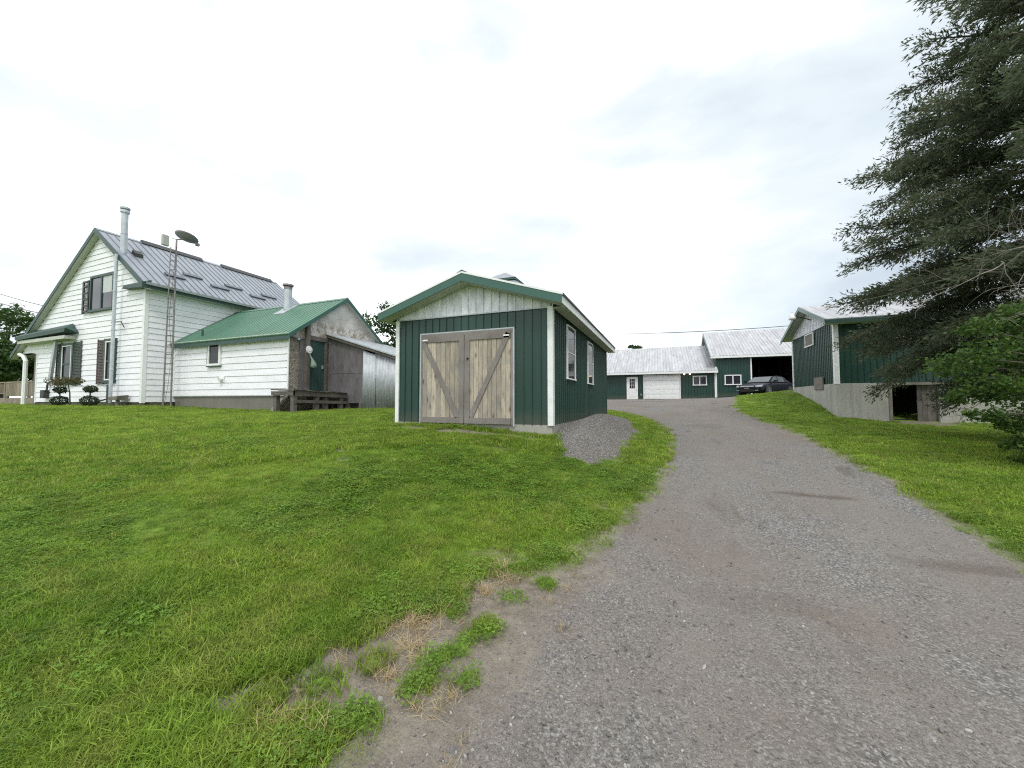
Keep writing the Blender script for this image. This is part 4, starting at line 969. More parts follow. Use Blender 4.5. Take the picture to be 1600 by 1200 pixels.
for i, (u0, u1, z0, z1) in enumerate(((9.64, 10.58, 2.15, 3.57), (12.47, 13.40, 2.14, 3.54))):
    window(sh, 'x', SX1-.015, 1, u0, u1, z0, z1, 'white', ft=.034, bars=((z0+z1)/2,), proud=.05, label=('side window' if 0 else None))

# ------------------------------------------------------------------ garage
ga = thing('garage', (-2, 43, 1.72), 'long low green garage with silver metal roof, white door and white overhead door', 'garage')
m = MB(); m.box(-9, 3.98, 37.05, 48.9, 1.4, 4.2); sheets(m, 'y', 37.02, .028, -9, 3.98, 1.4, 4.2)
m.prism([(-9, 37.02, 4.2), (-9, 48.9, 4.2), (-9, 43, 7.0)], (.1, 0, 0))
ribs(m, 'y', 37.02, -1, -9, 3.98, .23, 1.7, 4.1, .03, .02, holes=[(-3.36, -2.32, 0, 3.8), (-1.85, 1.22, 0, 3.9), (2.2, 3.36, 2.9, 3.78)])
m.build('wall', 'green', ga)
GE = lambda y: 4.17+(y-36.5)*.458
r = roof(ga, (-9.4, 36.5, GE(36.5)), (4.16, 36.5, GE(36.5)), (4.0, 43, GE(43)), (-9.4, 43, GE(43)), .05, 'roof_silver', .25, hgt=.035, w=.05)
roof(ga, (-9.4, 49.5, GE(36.5)), (4.16, 49.5, GE(36.5)), (4.0, 43, GE(43)), (-9.4, 43, GE(43)), .05, 'roof_silver', .5, hgt=.02)
m = MB(); m.box(-9.4, 4.16, 36.47, 36.5, GE(36.5)-.2, GE(36.5)-.03); m.build('fascia', 'white', ga)
m = MB(); m.box(-9.4, 4.16, 36.5, 37.0, GE(36.5)-.2, GE(36.5)-.18); m.build('soffit', 'soffit', ga)
# entrance door
m = MB(); m.box(-3.33, -2.34, 36.94, 36.99, 1.72, 3.78); d = m.build('door', 'white', ga, bevel=.01)
m = MB(); m.box(-3.05, -2.60, 36.915, 36.938, 2.75, 3.6); m.build('pane', 'glass', d)
m = MB()
for x in (-2.9, -2.75): m.box(x-.012, x+.012, 36.9, 36.914, 2.75, 3.6)
for z in (3.03, 3.32): m.box(-3.05, -2.60, 36.895, 36.899, z-.012, z+.012)
m.build('muntin', 'white', d)
m = MB()
for x0, x1 in ((-3.12, -2.86), (-2.8, -2.54)): m.box(x0, x1, 36.925, 36.938, 1.95, 2.6)
m.build('door_panel', 'white', d)
m = MB(); m.tube([(-2.46, 36.94, 2.6), (-2.46, 36.88, 2.6)], .035, 8); m.build('knob', 'galv', d)
# overhead door
m = MB()
for i in range(5):
    z = 1.76+i*.414; m.box(-1.78, 1.16, 36.94, 36.99, z, z+.404)
    for k in range(4): x = -1.68+k*.72; m.box(x, x+.6, 36.934, 36.938, z+.09, z+.32)
d = m.build('overhead_door', 'white', ga, bevel=.006)
m = MB(); m.box(-1.87, -1.79, 36.92, 36.995, 1.72, 3.92); m.box(1.17, 1.25, 36.92, 36.995, 1.72, 3.92); m.box(-1.79, 1.17, 36.92, 36.995, 3.84, 3.92); m.build('door_frame', 'white', ga)
m = MB(); m.box(-1.79, 1.17, 36.93, 36.99, 1.70, 1.755); m.build('door_seal', 'black', d)
window(ga, 'y', 37.0, -1, 2.23, 3.33, 2.92, 3.76, 'white', ft=.07, mull=(2.78,), proud=.08, panes=[(2.30, 2.72, 2.99, 3.69, 'glass'), (2.84, 3.26, 2.99, 3.69, 'glass')])
m = MB(); m.box(3.93, 4.03, 36.96, 37.01, 1.75, 4.1); m.build('corner_trim', 'white', ga)
m = MB(); m.box(-2.12, -2.0, 36.9, 36.98, 2.05, 2.25); m.build('wall_outlet', 'steel_dark', ga)
# lit twin floodlight under the eave
fl = thing('floodlight', (1.68, 36.7, 3.95), 'lit twin bulb floodlight under the garage eave between big door and window', 'light')
m = MB(); m.tube([(1.7, 36.98, 3.97), (1.7, 36.8, 3.97)], .06, 8); m.tube([(1.42, 36.72, 3.98), (2.0, 36.72, 3.98)], .03, 6); m.tube([(1.7, 36.8, 3.97), (1.7, 36.72, 3.98)], .03, 6); m.build('bracket', 'steel_dark', fl)
mm, t_, b_, L_ = new_mat('lit_bulb'); b_.inputs['Base Color'].default_value = (1, .85, .65, 1); b_.inputs['Emission Color'].default_value = (1, .72, .42, 1); b_.inputs['Emission Strength'].default_value = 6
for x in (1.55, 2.0):
    m = MB(); m.tube([(x, 36.70, 3.97), (x, 36.62, 3.95), (x, 36.55, 3.91), (x, 36.52, 3.89)], [.03, .045, .055, .045], 10); m.build('bulb', mm, fl, True)

# ------------------------------------------------------------------ big barn with the open bay
bn = thing('open_bay_barn', (10, 43, 1.9), 'tall green barn with silver metal roof and wide open dark bay', 'barn')
BE = lambda y: 5.40+(y-36.65)*.472
m = MB(); m.box(4.04, 6.66, 37.0, 37.15, 1.5, 5.42); ribs(m, 'y', 37.0, -1, 4.08, 6.6, .23, 1.9, 5.35, .03, .02, holes=[(4.62, 5.96, 2.85, 3.85)])
m.box(10.6, 22, 37.0, 37.15, 1.5, 5.42); m.box(21.9, 22, 37.15, 49.1, 1.5, 5.5); m.box(4.04, 22, 49.1, 49.2, 1.5, 5.5)
m.prism([(4.04, 37.15, 1.5), (4.04, 49.1, 1.5), (4.04, 49.1, 5.45), (4.04, 43.1, BE(43.1)-.1), (4.04, 37.15, 5.45)], (.1, 0, 0))
m.prism([(21.9, 37.15, 5.5), (21.9, 49.1, 5.5), (21.9, 43.1, BE(43.1)-.1)], (.1, 0, 0))
m.build('wall', 'green', bn)
m = MB(); m.box(4.16, 4.2, 37.2, 49.0, 1.6, 5.5); m.box(21.8, 21.88, 37.2, 49.0, 1.6, 5.5); m.box(4.2, 21.8, 48.9, 49.05, 1.6, 5.5); m.box(4.2, 21.8, 37.3, 48.9, 5.44, 5.5); m.box(10.65, 21.8, 37.17, 37.2, 1.6, 5.44); m.box(10.2, 10.3, 37.2, 48.9, 1.6, 5.44); m.build('interior_lining', 'interior', bn)
m = MB(); m.box(4.2, 21.8, 36.9, 48.9, 1.55, 1.93); m.build('floor', 'interior', bn)
for x in (8.2, 9.9):
    m = MB(); m.box(x-.1, x+.1, 42, 42.2, 1.9, 5.44); m.build('post', 'interior', bn)
r = roof(bn, (3.62, 36.65, BE(36.65)), (22.4, 36.65, BE(36.65)), (22.4, 43.1, BE(43.1)), (3.62, 43.1, BE(43.1)), .06, 'roof_silver', .25, hgt=.035, w=.05)
roof(bn, (3.62, 49.55, BE(36.65)), (22.4, 49.55, BE(36.65)), (22.4, 43.1, BE(43.1)), (3.62, 43.1, BE(43.1)), .06, 'roof_silver', .5, hgt=.02)
m = MB(); m.box(3.62, 22.4, 36.62, 36.65, BE(36.65)-.2, BE(36.65)-.03); m.build('fascia', 'white', bn)
m = MB(); m.hexa([(3.59, 36.65, BE(36.65)-.22), (3.62, 36.65, BE(36.65)-.22), (3.62, 43.1, BE(43.1)-.22), (3.59, 43.1, BE(43.1)-.22), (3.59, 36.65, BE(36.65)), (3.62, 36.65, BE(36.65)), (3.62, 43.1, BE(43.1)), (3.59, 43.1, BE(43.1))]); m.build('bargeboard', 'green_trim', bn)
m = MB(); m.box(4.0, 4.1, 36.955, 36.995, 1.9, 4.5); m.build('corner_trim', 'white', bn)
m = MB(); m.box(6.60, 6.70, 36.94, 37.16, 1.9, 5.40); m.build('jamb', 'white', bn)
m = MB(); m.box(6.7, 10.6, 37.0, 37.12, 5.15, 5.42); m.build('header', 'dark_green', bn)
window(bn, 'y', 36.98, -1, 4.68, 5.92, 2.92, 3.78, 'white', ft=.08, mull=(5.30,), proud=.08, panes=[(4.76, 5.24, 3.0, 3.7, 'glass'), (5.36, 5.84, 3.0, 3.7, 'glass')])

# ------------------------------------------------------------------ barn on the tall concrete wall
cb = thing('concrete_based_barn', (10.4, 23.4, .8), 'small green barn raised on a tall concrete wall with open doorway behind the cedar', 'barn')
KX0, KX1, KY0, KY1, KZ = 6.8, 14.2, 20.5, 26.4, 2.34
m = MB(); m.box(KX0, 8.58, KY0, KY0+.25, .3, KZ); m.box(10.12, KX1, KY0, KY0+.25, .3, KZ); m.box(8.58, 10.12, KY0, KY0+.25, 2.24, KZ)
m.box(KX0, KX0+.25, KY0+.25, KY1, .3, KZ); m.box(KX1-.25, KX1, KY0+.25, KY1, .3, KZ); m.box(KX0+.25, KX1-.25, KY1-.25, KY1, .3, KZ); m.build('foundation', 'concrete', cb)
m = MB(); m.box(KX0+.25, KX1-.25, KY0+1.5, KY0+1.6, .4, KZ-.13); m.box(KX0+.25, KX1-.25, KY0+.25, KY1-.25, KZ-.12, KZ-.04); m.box(KX0+.25, KX1-.25, KY0+.27, KY0+1.5, .3, .84); m.build('interior_lining', 'interior', cb)
m = MB()
for i in range(4): m.box(9.50+i*.155, 9.648+i*.155, KY0+.12, KY0+.16, .62, 2.24)
m.box(9.5, 10.12, KY0+.17, KY0+.2, 1.5, 1.62); m.build('door', 'old_wood', cb)
m = MB(); m.box(8.56, 8.66, KY0-.03, KY0+.27, .62, 2.24); m.box(8.5, 10.2, KY0-.03, KY0-.002, 2.24, 2.34); m.build('door_frame', 'board_grey', cb)
m = MB(); sheets(m, 'y', KY0+.03, .085, KX0+.03, KX1-.03, KZ, 5.0); sheets(m, 'x', KX0+.03, .09, KY0+.12, KY1-.03, KZ, 5.04); m.box(KX1-.12, KX1-.03, KY0+.12, KY1-.03, KZ, 5.04); m.box(KX0+.12, KX1-.12, KY1-.12, KY1-.03, KZ, 5.0)
ribs(m, 'x', KX0+.03, -1, KY0+.1, KY1-.1, .215, KZ-.02, 5.02, .03, .024, holes=[(22.85, 24.15, 4.3, 5.02), (21.75, 22.95, 2.0, 2.74)])
ribs(m, 'y', KY0+.03, -1, KX0+.15, KX1-.1, .215, KZ-.02, 4.95, .03, .024)
m.build('wall', 'green', cb)
KR = lambda y: 6.36-.375*abs(y-23.45)
m = MB(); m.prism([(KX0+.025, KY0+.05, 5.04), (KX0+.025, KY1-.05, 5.04), (KX0+.025, KY1-.05, KR(KY1)-.08), (KX0+.025, 23.45, KR(23.45)-.08), (KX0+.025, KY0+.05, KR(KY0)-.08)], (.08, 0, 0))
ribs(m, 'x', KX0+.025, -1, KY0+.1, KY1-.1, .215, 5.05, lambda u: KR(u)-.1, .026, .02)
m.prism([(KX1-.1, KY0+.05, 5.04), (KX1-.1, KY1-.05, 5.04), (KX1-.1, 23.45, KR(23.45)-.08)], (.08, 0, 0)); m.build('gable_panel', 'gable_board', cb)
m = MB(); m.box(KX0-.012, KX0+.028, KY0-.012, KY0+.16, KZ-.03, 5.03); m.box(KX0+.03, KX0+.16, KY0-.012, KY0+.028, KZ-.03, 4.98); m.build('corner_trim', 'white', cb)
m = MB(); m.box(KX0-.012, KX0+.028, KY1-.13, KY1, KZ-.1, 5.03); m.build('corner_trim', 'white', cb)
m = MB(); m.box(KX0-.02, KX0+.022, KY0+.17, KY1-.14, 5.02, 5.05); m.build('gable_flashing', 'galv', cb)
kx = 6.38; ky0, ky1 = 20.05, 26.85
ra = roof(cb, (kx, ky0, KR(ky0)), (KX1+.4, ky0, KR(ky0)), (KX1+.4, 23.45, KR(23.45)), (kx, 23.45, KR(23.45)), .05, 'roof_silver', .45, hgt=.02)
rb = roof(cb, (kx, ky1, KR(ky1)), (KX1+.4, ky1, KR(ky1)), (KX1+.4, 23.45, KR(23.45)), (kx, 23.45, KR(23.45)), .05, 'roof_silver', .45, hgt=.02)
m = MB()
for ya in (ky0, ky1):
    m.hexa([(kx-.025, ya, KR(ya)-.19), (kx, ya, KR(ya)-.19), (kx, 23.45, KR(23.45)-.19), (kx-.025, 23.45, KR(23.45)-.19), (kx-.025, ya, KR(ya)), (kx, ya, KR(ya)), (kx, 23.45, KR(23.45)), (kx-.025, 23.45, KR(23.45))])
m.build('bargeboard', 'green_trim', cb)
m = MB(); m.box(kx, KX1+.4, ky0-.025, ky0, KR(ky0)-.2, KR(ky0)-.04); m.build('fascia', 'dark_green', cb)
m = MB(); m.box(kx+.01, KX1+.4, ky0+.002, KY0-.015, KR(ky0)-.20, KR(ky0)-.18); m.build('soffit', 'soffit', cb)
window(cb, 'x', KX0+.01, -1, 22.9, 24.1, 4.33, 4.98, 'white', pm='board_grey', ft=.05, proud=.05, label='small boarded window high in the gable wall')
m = MB(); m.box(KX0-.05, KX0-.002, 21.8, 22.9, 2.12, 2.70); m.build('hatch', 'board_grey', cb)
m = MB(); m.box(8.85, 9.75, KY0-.10, KY0-.02, 4.20, 4.26); m.box(8.85, 9.75, KY0-.10, KY0-.06, 4.1, 4.2); m.build('pale_strip', 'white', cb)  # white strip added for a lit sliver of something unidentified
yl = thing('yard_light', (6.0, 23.1, 5.8), 'white lamp head on a dark arm at the gable of the concrete based barn', 'light')
m = MB(); m.tube([(6.82, 23.2, 5.62), (6.3, 23.15, 5.80), (6.0, 23.05, 5.84)], .025, 6); m.build('arm', 'black', yl)
m = MB(); m.tube([(5.98, 23.0, 5.98), (5.98, 23.0, 5.86), (5.98, 23.0, 5.76), (5.98, 23.0, 5.66)], [.05, .10, .15, .16], 12); m.build('lamp_head', 'white', yl, True)
m = MB(); m.tube([(5.98, 23.0, 5.98), (5.98, 23.0, 6.06)], [.045, .04], 8); m.build('sensor', 'white', yl)

# ------------------------------------------------------------------ outbuilding whose hipped roof shows over the shed
ob = thing('hip_roofed_outbuilding', (-10.1, 24, 1.3), 'grey two-tier hipped roof with green trim peeping over the green shed roof', 'outbuilding')
def hip(mb, cx, cy, a, z0, b, z1):
    mb.hexa([(cx-a, cy-a, z0), (cx+a, cy-a, z0), (cx+a, cy+a, z0), (cx-a, cy+a, z0), (cx-b, cy-b, z1), (cx+b, cy-b, z1), (cx+b, cy+b, z1), (cx-b, cy+b, z1)])
m = MB(); m.box(-11.6, -8.6, 22.5, 25.5, 1.0, 9.0); ribs(m, 'y', 22.5, -1, -11.6, -8.6, .22, 1.2, 9.0); m.build('wall', 'green', ob)
m = MB(); hip(m, -10.1, 24, 1.72, 9.0, .95, 9.55); hip(m, -10.1, 24, 1.22, 9.60, .02, 10.38); m.build('roof', 'roof_grey', ob)
m = MB(); m.box(-11.0, -9.2, 23.1, 24.9, 9.3, 9.59); m.box(-11.28, -8.92, 22.82, 25.18, 9.48, 9.595); m.box(-11.85, -8.35, 22.25, 25.75, 8.85, 8.99); m.build('trim', 'green_trim', ob)

# ------------------------------------------------------------------ power lines
def wire(name, pts, r, label, group=None):
    out = []
    for (a, b, sag) in pts:
        a = Vector(a); b = Vector(b)
        for i in range(25):
            f = i/24; p = a.lerp(b, f); p.z -= sag*4*f*(1-f); out.append(p)
    m = MB(); m.tube(out, r, 5); tag(m.build(name, 'black'), label, 'wire', group)
wire('power_line', [((-9.0, 28.0, 6.75), (8.6, 32.0, 6.85), .25)], .022, 'dark overhead wire running behind the green shed to the open bay barn roof')
wire('power_line', [((-92, 20.2, 19.0), (-30.0, 12.0, 6.3), .5)], .03, 'upper of the two wires coming in from the left to the farmhouse roof')
wire('power_line', [((-92, 20.2, 17.6), (-30.0, 12.0, 5.9), .5)], .03, 'lower of the two wires coming in from the left to the farmhouse roof')

# ------------------------------------------------------------------ car
CARX, CARY = 6.75, 32.6
cz = gz(CARX, CARY)
cr = thing('parked_car', (CARX, CARY, cz), 'dark navy sedan parked nose out before the open barn bay', 'car', rz=math.radians(-129))
paint, t_, b_, L_ = new_mat('dark_car_paint'); b_.inputs['Base Color'].default_value = (.005, .005, .010, 1); b_.inputs['Roughness'].default_value = .4; b_.inputs['Specular IOR Level'].default_value = .12; b_.inputs['Coat Weight'].default_value = .12; b_.inputs['Coat Roughness'].default_value = .05
chrome = simple('chrome', (.35, .35, .38), (.28, .28, .3), .3, metal=.9)
lampm = simple('headlamp_glass', (.35, .37, .40), (.22, .24, .27), .1)
tyre = simple('tyre_rubber', (.02, .02, .02), (.03, .03, .03), .8)
ST = [(2.38, .62, .30, .50, .58), (2.30, .78, .20, .55, .68), (2.10, .86, .18, .60, .74), (1.7, .90, .18, .66, .82), (1.2, .915, .18, .70, .90), (.7, .92, .18, .72, .955), (0, .925, .18, .73, .965), (-.8, .925, .18, .74, .98),
      (-1.5, .915, .20, .76, 1.0), (-2.0, .89, .24, .78, 1.0), (-2.30, .84, .28, .78, .97), (-2.40, .74, .38, .70, .90)]
m = MB(); K = 12
for (x, w, zl, zm, zt) in ST:
    hpts = [(0, zl), (w*.8, zl), (w*.97, zl+.10), (w, (zl+zm)/2), (w*.985, zm), (w*.93, zt-.05), (w*.80, zt), (0, zt+.03)]
    ring = hpts+[(-y, z) for y, z in hpts[-2:0:-1]]
    m.v += [(x, y, z) for y, z in ring]; K = len(ring)
for i in range(len(ST)-1):
    for k in range(K): m.f.append((i*K+k, i*K+(k+1) % K, (i+1)*K+(k+1) % K, (i+1)*K+k))
m.f.append(tuple(range(K))); m.f.append(tuple((len(ST)-1)*K+k for k in range(K)))
body = m.build('body', paint, cr, True, local=True)
sub = body.modifiers.new('sub', 'SUBSURF'); sub.levels = 1; sub.render_levels = 1
CB = [(1.05, .78, .93), (.30, .64, 1.36), (-.30, .65, 1.43), (-.95, .63, 1.39), (-1.80, .72, 1.01)]
m = MB()
for (x, w, z) in CB:
    m.v += [(x, -w, z), (x, w, z)]
lo = [(1.05, -.80, .90), (1.05, .80, .90), (-1.85, -.76, .96), (-1.85, .76, .96), (.3, -.82, .93), (.3, .82, .93), (-.95, -.82, .96), (-.95, .82, .96)]
m.v += lo
m.f += [(0, 1, 3, 2), (2, 3, 5, 4), (4, 5, 7, 6), (6, 7, 9, 8), (0, 2, 14, 10), (2, 4, 6, 16, 14), (6, 8, 12, 16), (1, 11, 15, 3), (3, 15, 17, 7, 5), (7, 17, 13, 9), (10, 11, 1, 0), (8, 9, 13, 12)]
m.build('cabin', paint, cr, local=True, bevel=.03)
gls = glass('car_glass', (.035, .045, .05), .03)
def lerp3(a, b, f): return tuple(a[i]+(b[i]-a[i])*f for i in range(3))
def patch(name, pts, mat, off):
    m = MB(); m.prism(pts, off); return m.build(name, mat, cr, local=True)
patch('windshield', [(1.03, -.72, .965), (1.03, .72, .965), (.36, .59, 1.345), (.36, -.59, 1.345)], gls, (.012, 0, .018))
patch('rear_window', [(-1.72, -.65, 1.06), (-1.72, .65, 1.06), (-1.02, .57, 1.37), (-1.02, -.57, 1.37)], gls, (-.012, 0, .018))
for s in (-1, 1):
    for pts in ([(.88, .80, .99), (.02, .823, .99), (.02, .688, 1.36), (.26, .67, 1.33)], [(-.06, .823, .99), (-.86, .815, 1.01), (-.86, .668, 1.35), (-.06, .688, 1.365)], [(-.94, .812, 1.02), (-1.45, .785, 1.04), (-1.0, .665, 1.34)]):
        patch('side_window', [(x, y*s, z) for x, y, z in pts], gls, (0, .012*s, 0))
    m = MB(); m.bar((.72, s*.86, 1.0), (.72, s*1.0, 1.03), .05, .05); m.hexa([(.62, s*.94, .97), (.76, s*.94, .97), (.76, s*1.10, .98), (.62, s*1.10, .98), (.64, s*.94, 1.09), (.76, s*.94, 1.09), (.76, s*1.09, 1.08), (.64, s*1.09, 1.08)]); m.build('mirror', paint, cr, local=True)
    patch('headlight', [(2.16, s*.86, .60), (2.36, s*.56, .57), (2.34, s*.54, .68), (1.98, s*.87, .74)], lampm, (.02, s*.015, .012))
    patch('fog_light', [(2.33, s*.72, .34), (2.37, s*.54, .34), (2.37, s*.54, .39), (2.33, s*.72, .39)], lampm, (.03, 0, 0))
    patch('tail_light', [(-2.34, s*.84, .72), (-2.40, s*.5, .72), (-2.36, s*.5, .86), (-2.30, s*.84, .88)], simple('tail_lamp', (.25, .01, .01), None, .2), (-.03, s*.01, 0))
    patch('chrome_strip', [(.92, s*.835, .955), (-1.5, s*.83, 1.0), (-1.5, s*.83, 1.02), (.92, s*.835, .975)], chrome, (0, s*.02, 0))
    for dx in (.15, -.75):
        patch('handle', [(dx, s*.915, .82), (dx-.17, s*.915, .82), (dx-.17, s*.915, .85), (dx, s*.915, .85)], chrome, (0, s*.03, 0))
    for wx in (1.42, -1.42):
        wz = .33
        m = MB()
        for q in range(24):
            a0 = 2*math.pi*q/24; a1 = 2*math.pi*(q+1)/24
            m.add([(wx, s*.905, wz), (wx+.385*math.cos(a0), s*.905, wz+.385*math.sin(a0)), (wx+.385*math.cos(a1), s*.905, wz+.385*math.sin(a1)), (wx, s*.932, wz), (wx+.385*math.cos(a0), s*.932, wz+.385*math.sin(a0)), (wx+.385*math.cos(a1), s*.932, wz+.385*math.sin(a1))], [(3, 4, 5), (1, 2, 5, 4)])
        m.build('wheel_arch', 'black', cr, local=True)
        m = MB(); m.tube([(wx, s*.72, wz), (wx, s*.74, wz), (wx, s*.92, wz), (wx, s*.945, wz)], [.30, .33, .33, .30], 24); wh = m.build('wheel', tyre, cr, True, local=True)
        m = MB()
        for q in range(7):
            a = 2*math.pi*q/7; m.bar((wx, s*.95, wz), (wx+.21*math.cos(a), s*.955, wz+.21*math.sin(a)), .05, .02, (0, 1, 0))
        m.tube([(wx, s*.94, wz), (wx, s*.965, wz)], .06, 10)
        for q in range(24):
            a0 = 2*math.pi*q/24; a1 = 2*math.pi*(q+1)/24
            m.bar((wx+.22*math.cos(a0), s*.95, wz+.22*math.sin(a0)), (wx+.22*math.cos(a1), s*.95, wz+.22*math.sin(a1)), .03, .03, (0, 1, 0))
        m.build('rim', chrome, wh, local=True)
patch('grille', [(2.37, -.46, .60), (2.37, .46, .60), (2.35, .46, .66), (2.35, -.46, .66)], chrome, (.02, 0, .01))
patch('lower_grille', [(2.37, -.5, .28), (2.37, .5, .28), (2.40, .5, .46), (2.40, -.5, .46)], 'black', (.012, 0, 0))
patch('number_plate', [(2.40, -.16, .47), (2.40, .16, .47), (2.40, .16, .55), (2.40, -.16, .55)], 'board_grey', (.02, 0, 0))

# ------------------------------------------------------------------ trees
def tubes_np(mb, pts, r0, r1, n=5):
    k = len(pts); mb.tube(pts, [r0+(r1-r0)*i/(k-1) for i in range(k)], n)
def conifer(name, x, y, height, prof, label, nl=150, seed=3, dense=1.0, az_bias=None):
    rr = np.random.default_rng(seed); z0 = gz(x, y)
    t = thing(name, (x, y, z0), label, 'tree')
    tr = MB(); tubes_np(tr, [(x+.15*math.sin(i*.8), y+.1*math.cos(i), z0-.1+height*i/10) for i in range(11)], .28, .03, 10)
    C, S_, Dn = [], [], []
    dead = MB(); nd = 0
    for i in range(nl):
        f = (i+.5)/nl; z = z0+height*(.09+.89*f**1.15); az = i*2.39996+rr.uniform(-.6, .6)
        L = prof(z-z0)*rr.uniform(.72, 1.03)
        if L < .25: L = .25
        rise = rr.uniform(.0, .50)*(.5+f); droop = rr.uniform(.05, .38)*(1.2-f)
        pts = []
        bend = rr.uniform(-.25, .25)
        for k in range(9):
            s = k/8; a = az+bend*s
            pts.append(Vector((x+math.cos(a)*L*s, y+math.sin(a)*L*s, z+L*(rise*s-droop*s*s*1.3))))
        tubes_np(tr, pts, .018+.012*L, .006, 5)
        # side shoots
        ns = int((10+15*L)*dense*(1.2-.65*f))
        for j in range(ns):
            s = rr.uniform(.22 if L > 2 else .1, 1.0)**.8
            p = pts[min(int(s*8), 7)].lerp(pts[min(int(s*8)+1, 8)], s*8-int(s*8) if s < 1 else 1)
            dirv = (pts[8]-pts[0]).normalized()
            side = dirv.cross(Vector((0, 0, 1))).normalized()*rr.choice([-1, 1])
            tl = rr.uniform(.35, .85)*(.5+.5*min(L/3, 1))*(1.15-.6*s)
            dd = (dirv*rr.uniform(.2, .9)+side*rr.uniform(.35, 1.0)+Vector((0, 0, rr.uniform(-.6, .55)))).normalized()
            q = p+dd*tl; mid = p.lerp(q, .5)+Vector((0, 0, .04)); q.z -= tl*.18
            if rr.random() < .45: tr.tube([p, mid, q], [.007, .005, .003], 3, False)
            nc = int(30*tl/.5)
            ff = rr.random(nc)**.8
            base = np.array(p)[None]*(1-ff)[:, None]+np.array(q)[None]*ff[:, None]
            sp = .03+.07*np.sin(ff*3.0)[:, None]
            C.append(base+rr.normal(size=(nc, 3))*sp*np.array([1, 1, .55]))
            Dn.append(np.tile(np.array(dd), (nc, 1))+rr.normal(size=(nc, 3))*.42+np.array([0, 0, -.15]))
    C = np.concatenate(C); D = np.concatenate(Dn); print('cedar leaves', len(C)); D /= np.linalg.norm(D, axis=1)[:, None]
    q = rr.normal(size=C.shape); s = np.cross(D, q); s /= np.linalg.norm(s, axis=1)[:, None]
    sz = (.050+.075*rr.random(len(C)))[:, None]
    a = C; c = C+D*sz*1.25; b = C+D*sz*.6+s*sz*.17; e = C+D*sz*.6-s*sz*.17
    V_ = np.stack([a, b, c, e], 1).reshape(-1, 3); F_ = np.arange(4*len(C)).reshape(-1, 4)
    tr.build('trunk', 'bark', t, True)
    fastmesh('crown', V_, F_, 'leaf_cedar', t)
    return t
def prof(z):        # crown radius against height
    return float(np.interp(z, [0, .9, 2.2, 3.5, 5.0, 7.0, 9.0, 11.5, 14, 16.5], [1.0, 2.2, 3.6, 4.25, 4.25, 3.85, 3.1, 2.1, 1.3, .4]))
ct_ = conifer('cedar_tree', 8.9, 12.9, 16.5, prof, 'tall dark cedar with drooping ragged branches in front of the concrete based barn', nl=340, seed=5, dense=1.05)
# bare grey branches low in the cedar
dd_ = MB(); rr = np.random.default_rng(11)
def twig(mb, p, d, L, r, depth):
    pts = [p]; cur = p.copy(); dv_ = d.normalized()
    n = 6
    for i in range(n):
        dv_ = (dv_+Vector(rr.normal(size=3))*.16+Vector((0, 0, -.03))).normalized(); cur = cur+dv_*L/n; pts.append(cur.copy())
        if depth > 0 and rr.random() < .75:
            nd_ = (dv_+Vector(rr.normal(size=3))*.7).normalized(); twig(mb, cur.copy(), nd_, L*rr.uniform(.35, .6), r*.55, depth-1)
    mb.tube(pts, [r*(1-.75*i/n) for i in range(n+1)], 4, False)
for (sx, sy, sz, ex_, ey, ez, L) in ((8.2, 12.0, 3.9, 5.0, 9.5, 3.1, 3.6), (8.3, 12.1, 4.4, 5.4, 9.3, 4.3, 3.2), (8.3, 12.0, 3.5, 5.9, 9.4, 2.6, 2.8), (8.3, 12.2, 4.9, 5.9, 9.2, 4.9, 3.0), (7.6, 11.6, 3.3, 5.2, 10.2, 2.9, 2.4), (8.4, 12.0, 3.0, 6.2, 9.6, 2.2, 2.6)):
    twig(dd_, Vector((sx, sy, sz)), Vector((ex_-sx, ey-sy, ez-sz)), L, .022, 3)
o = dd_.build('dead_branch', 'dead', ct_, True); o['label'] = 'bare grey twiggy branches'

def leafy(name, x, y, label, clumps, mat, leaf=.09, asp=.75, trunk_r=.12, seed=1, per=260, trunk_top=2.2, group=None, fork=True, cat='tree', spread=1.0):
    rr = np.random.default_rng(seed); z0 = gz(x, y)
    t = thing(name, (x, y, z0), label, cat, group)
    tr = MB(); top = Vector((x+.1, y, z0+trunk_top))
    tubes_np(tr, [(x, y, z0-.1), (x+.06, y+.03, z0+trunk_top*.5), tuple(top)], trunk_r, trunk_r*.6, 8)
    Cs = []
    for (cx, cy, cz_, a, b) in clumps:
        c = Vector((cx, cy, cz_)); p0 = Vector((x, y, z0+min(trunk_top, max(.3, (cz_-z0)*.6))))
        tr.tube([p0, p0.lerp(c, .5)+Vector((0, 0, .1*(c-p0).length)), c], [trunk_r*.35, trunk_r*.2, .01], 5)
        n = int(per*max(a, .3)**2*spread)
        k = max(3, int(n/16))
        sub = ball(k, (cx, cy, cz_), (a, a, b), rr, .35)
        for s in sub:
            m_ = rr.integers(10, 22); Cs.append(s+rr.normal(size=(m_, 3))*np.array([1, 1, .55])*a*.16)
    C = np.concatenate(Cs)
    V_, F_ = leafcards(C, leaf, asp, rr, .45, .35)
    tr.build('trunk', 'bark', t, True); fastmesh('crown', V_, F_, mat, t)
    return t
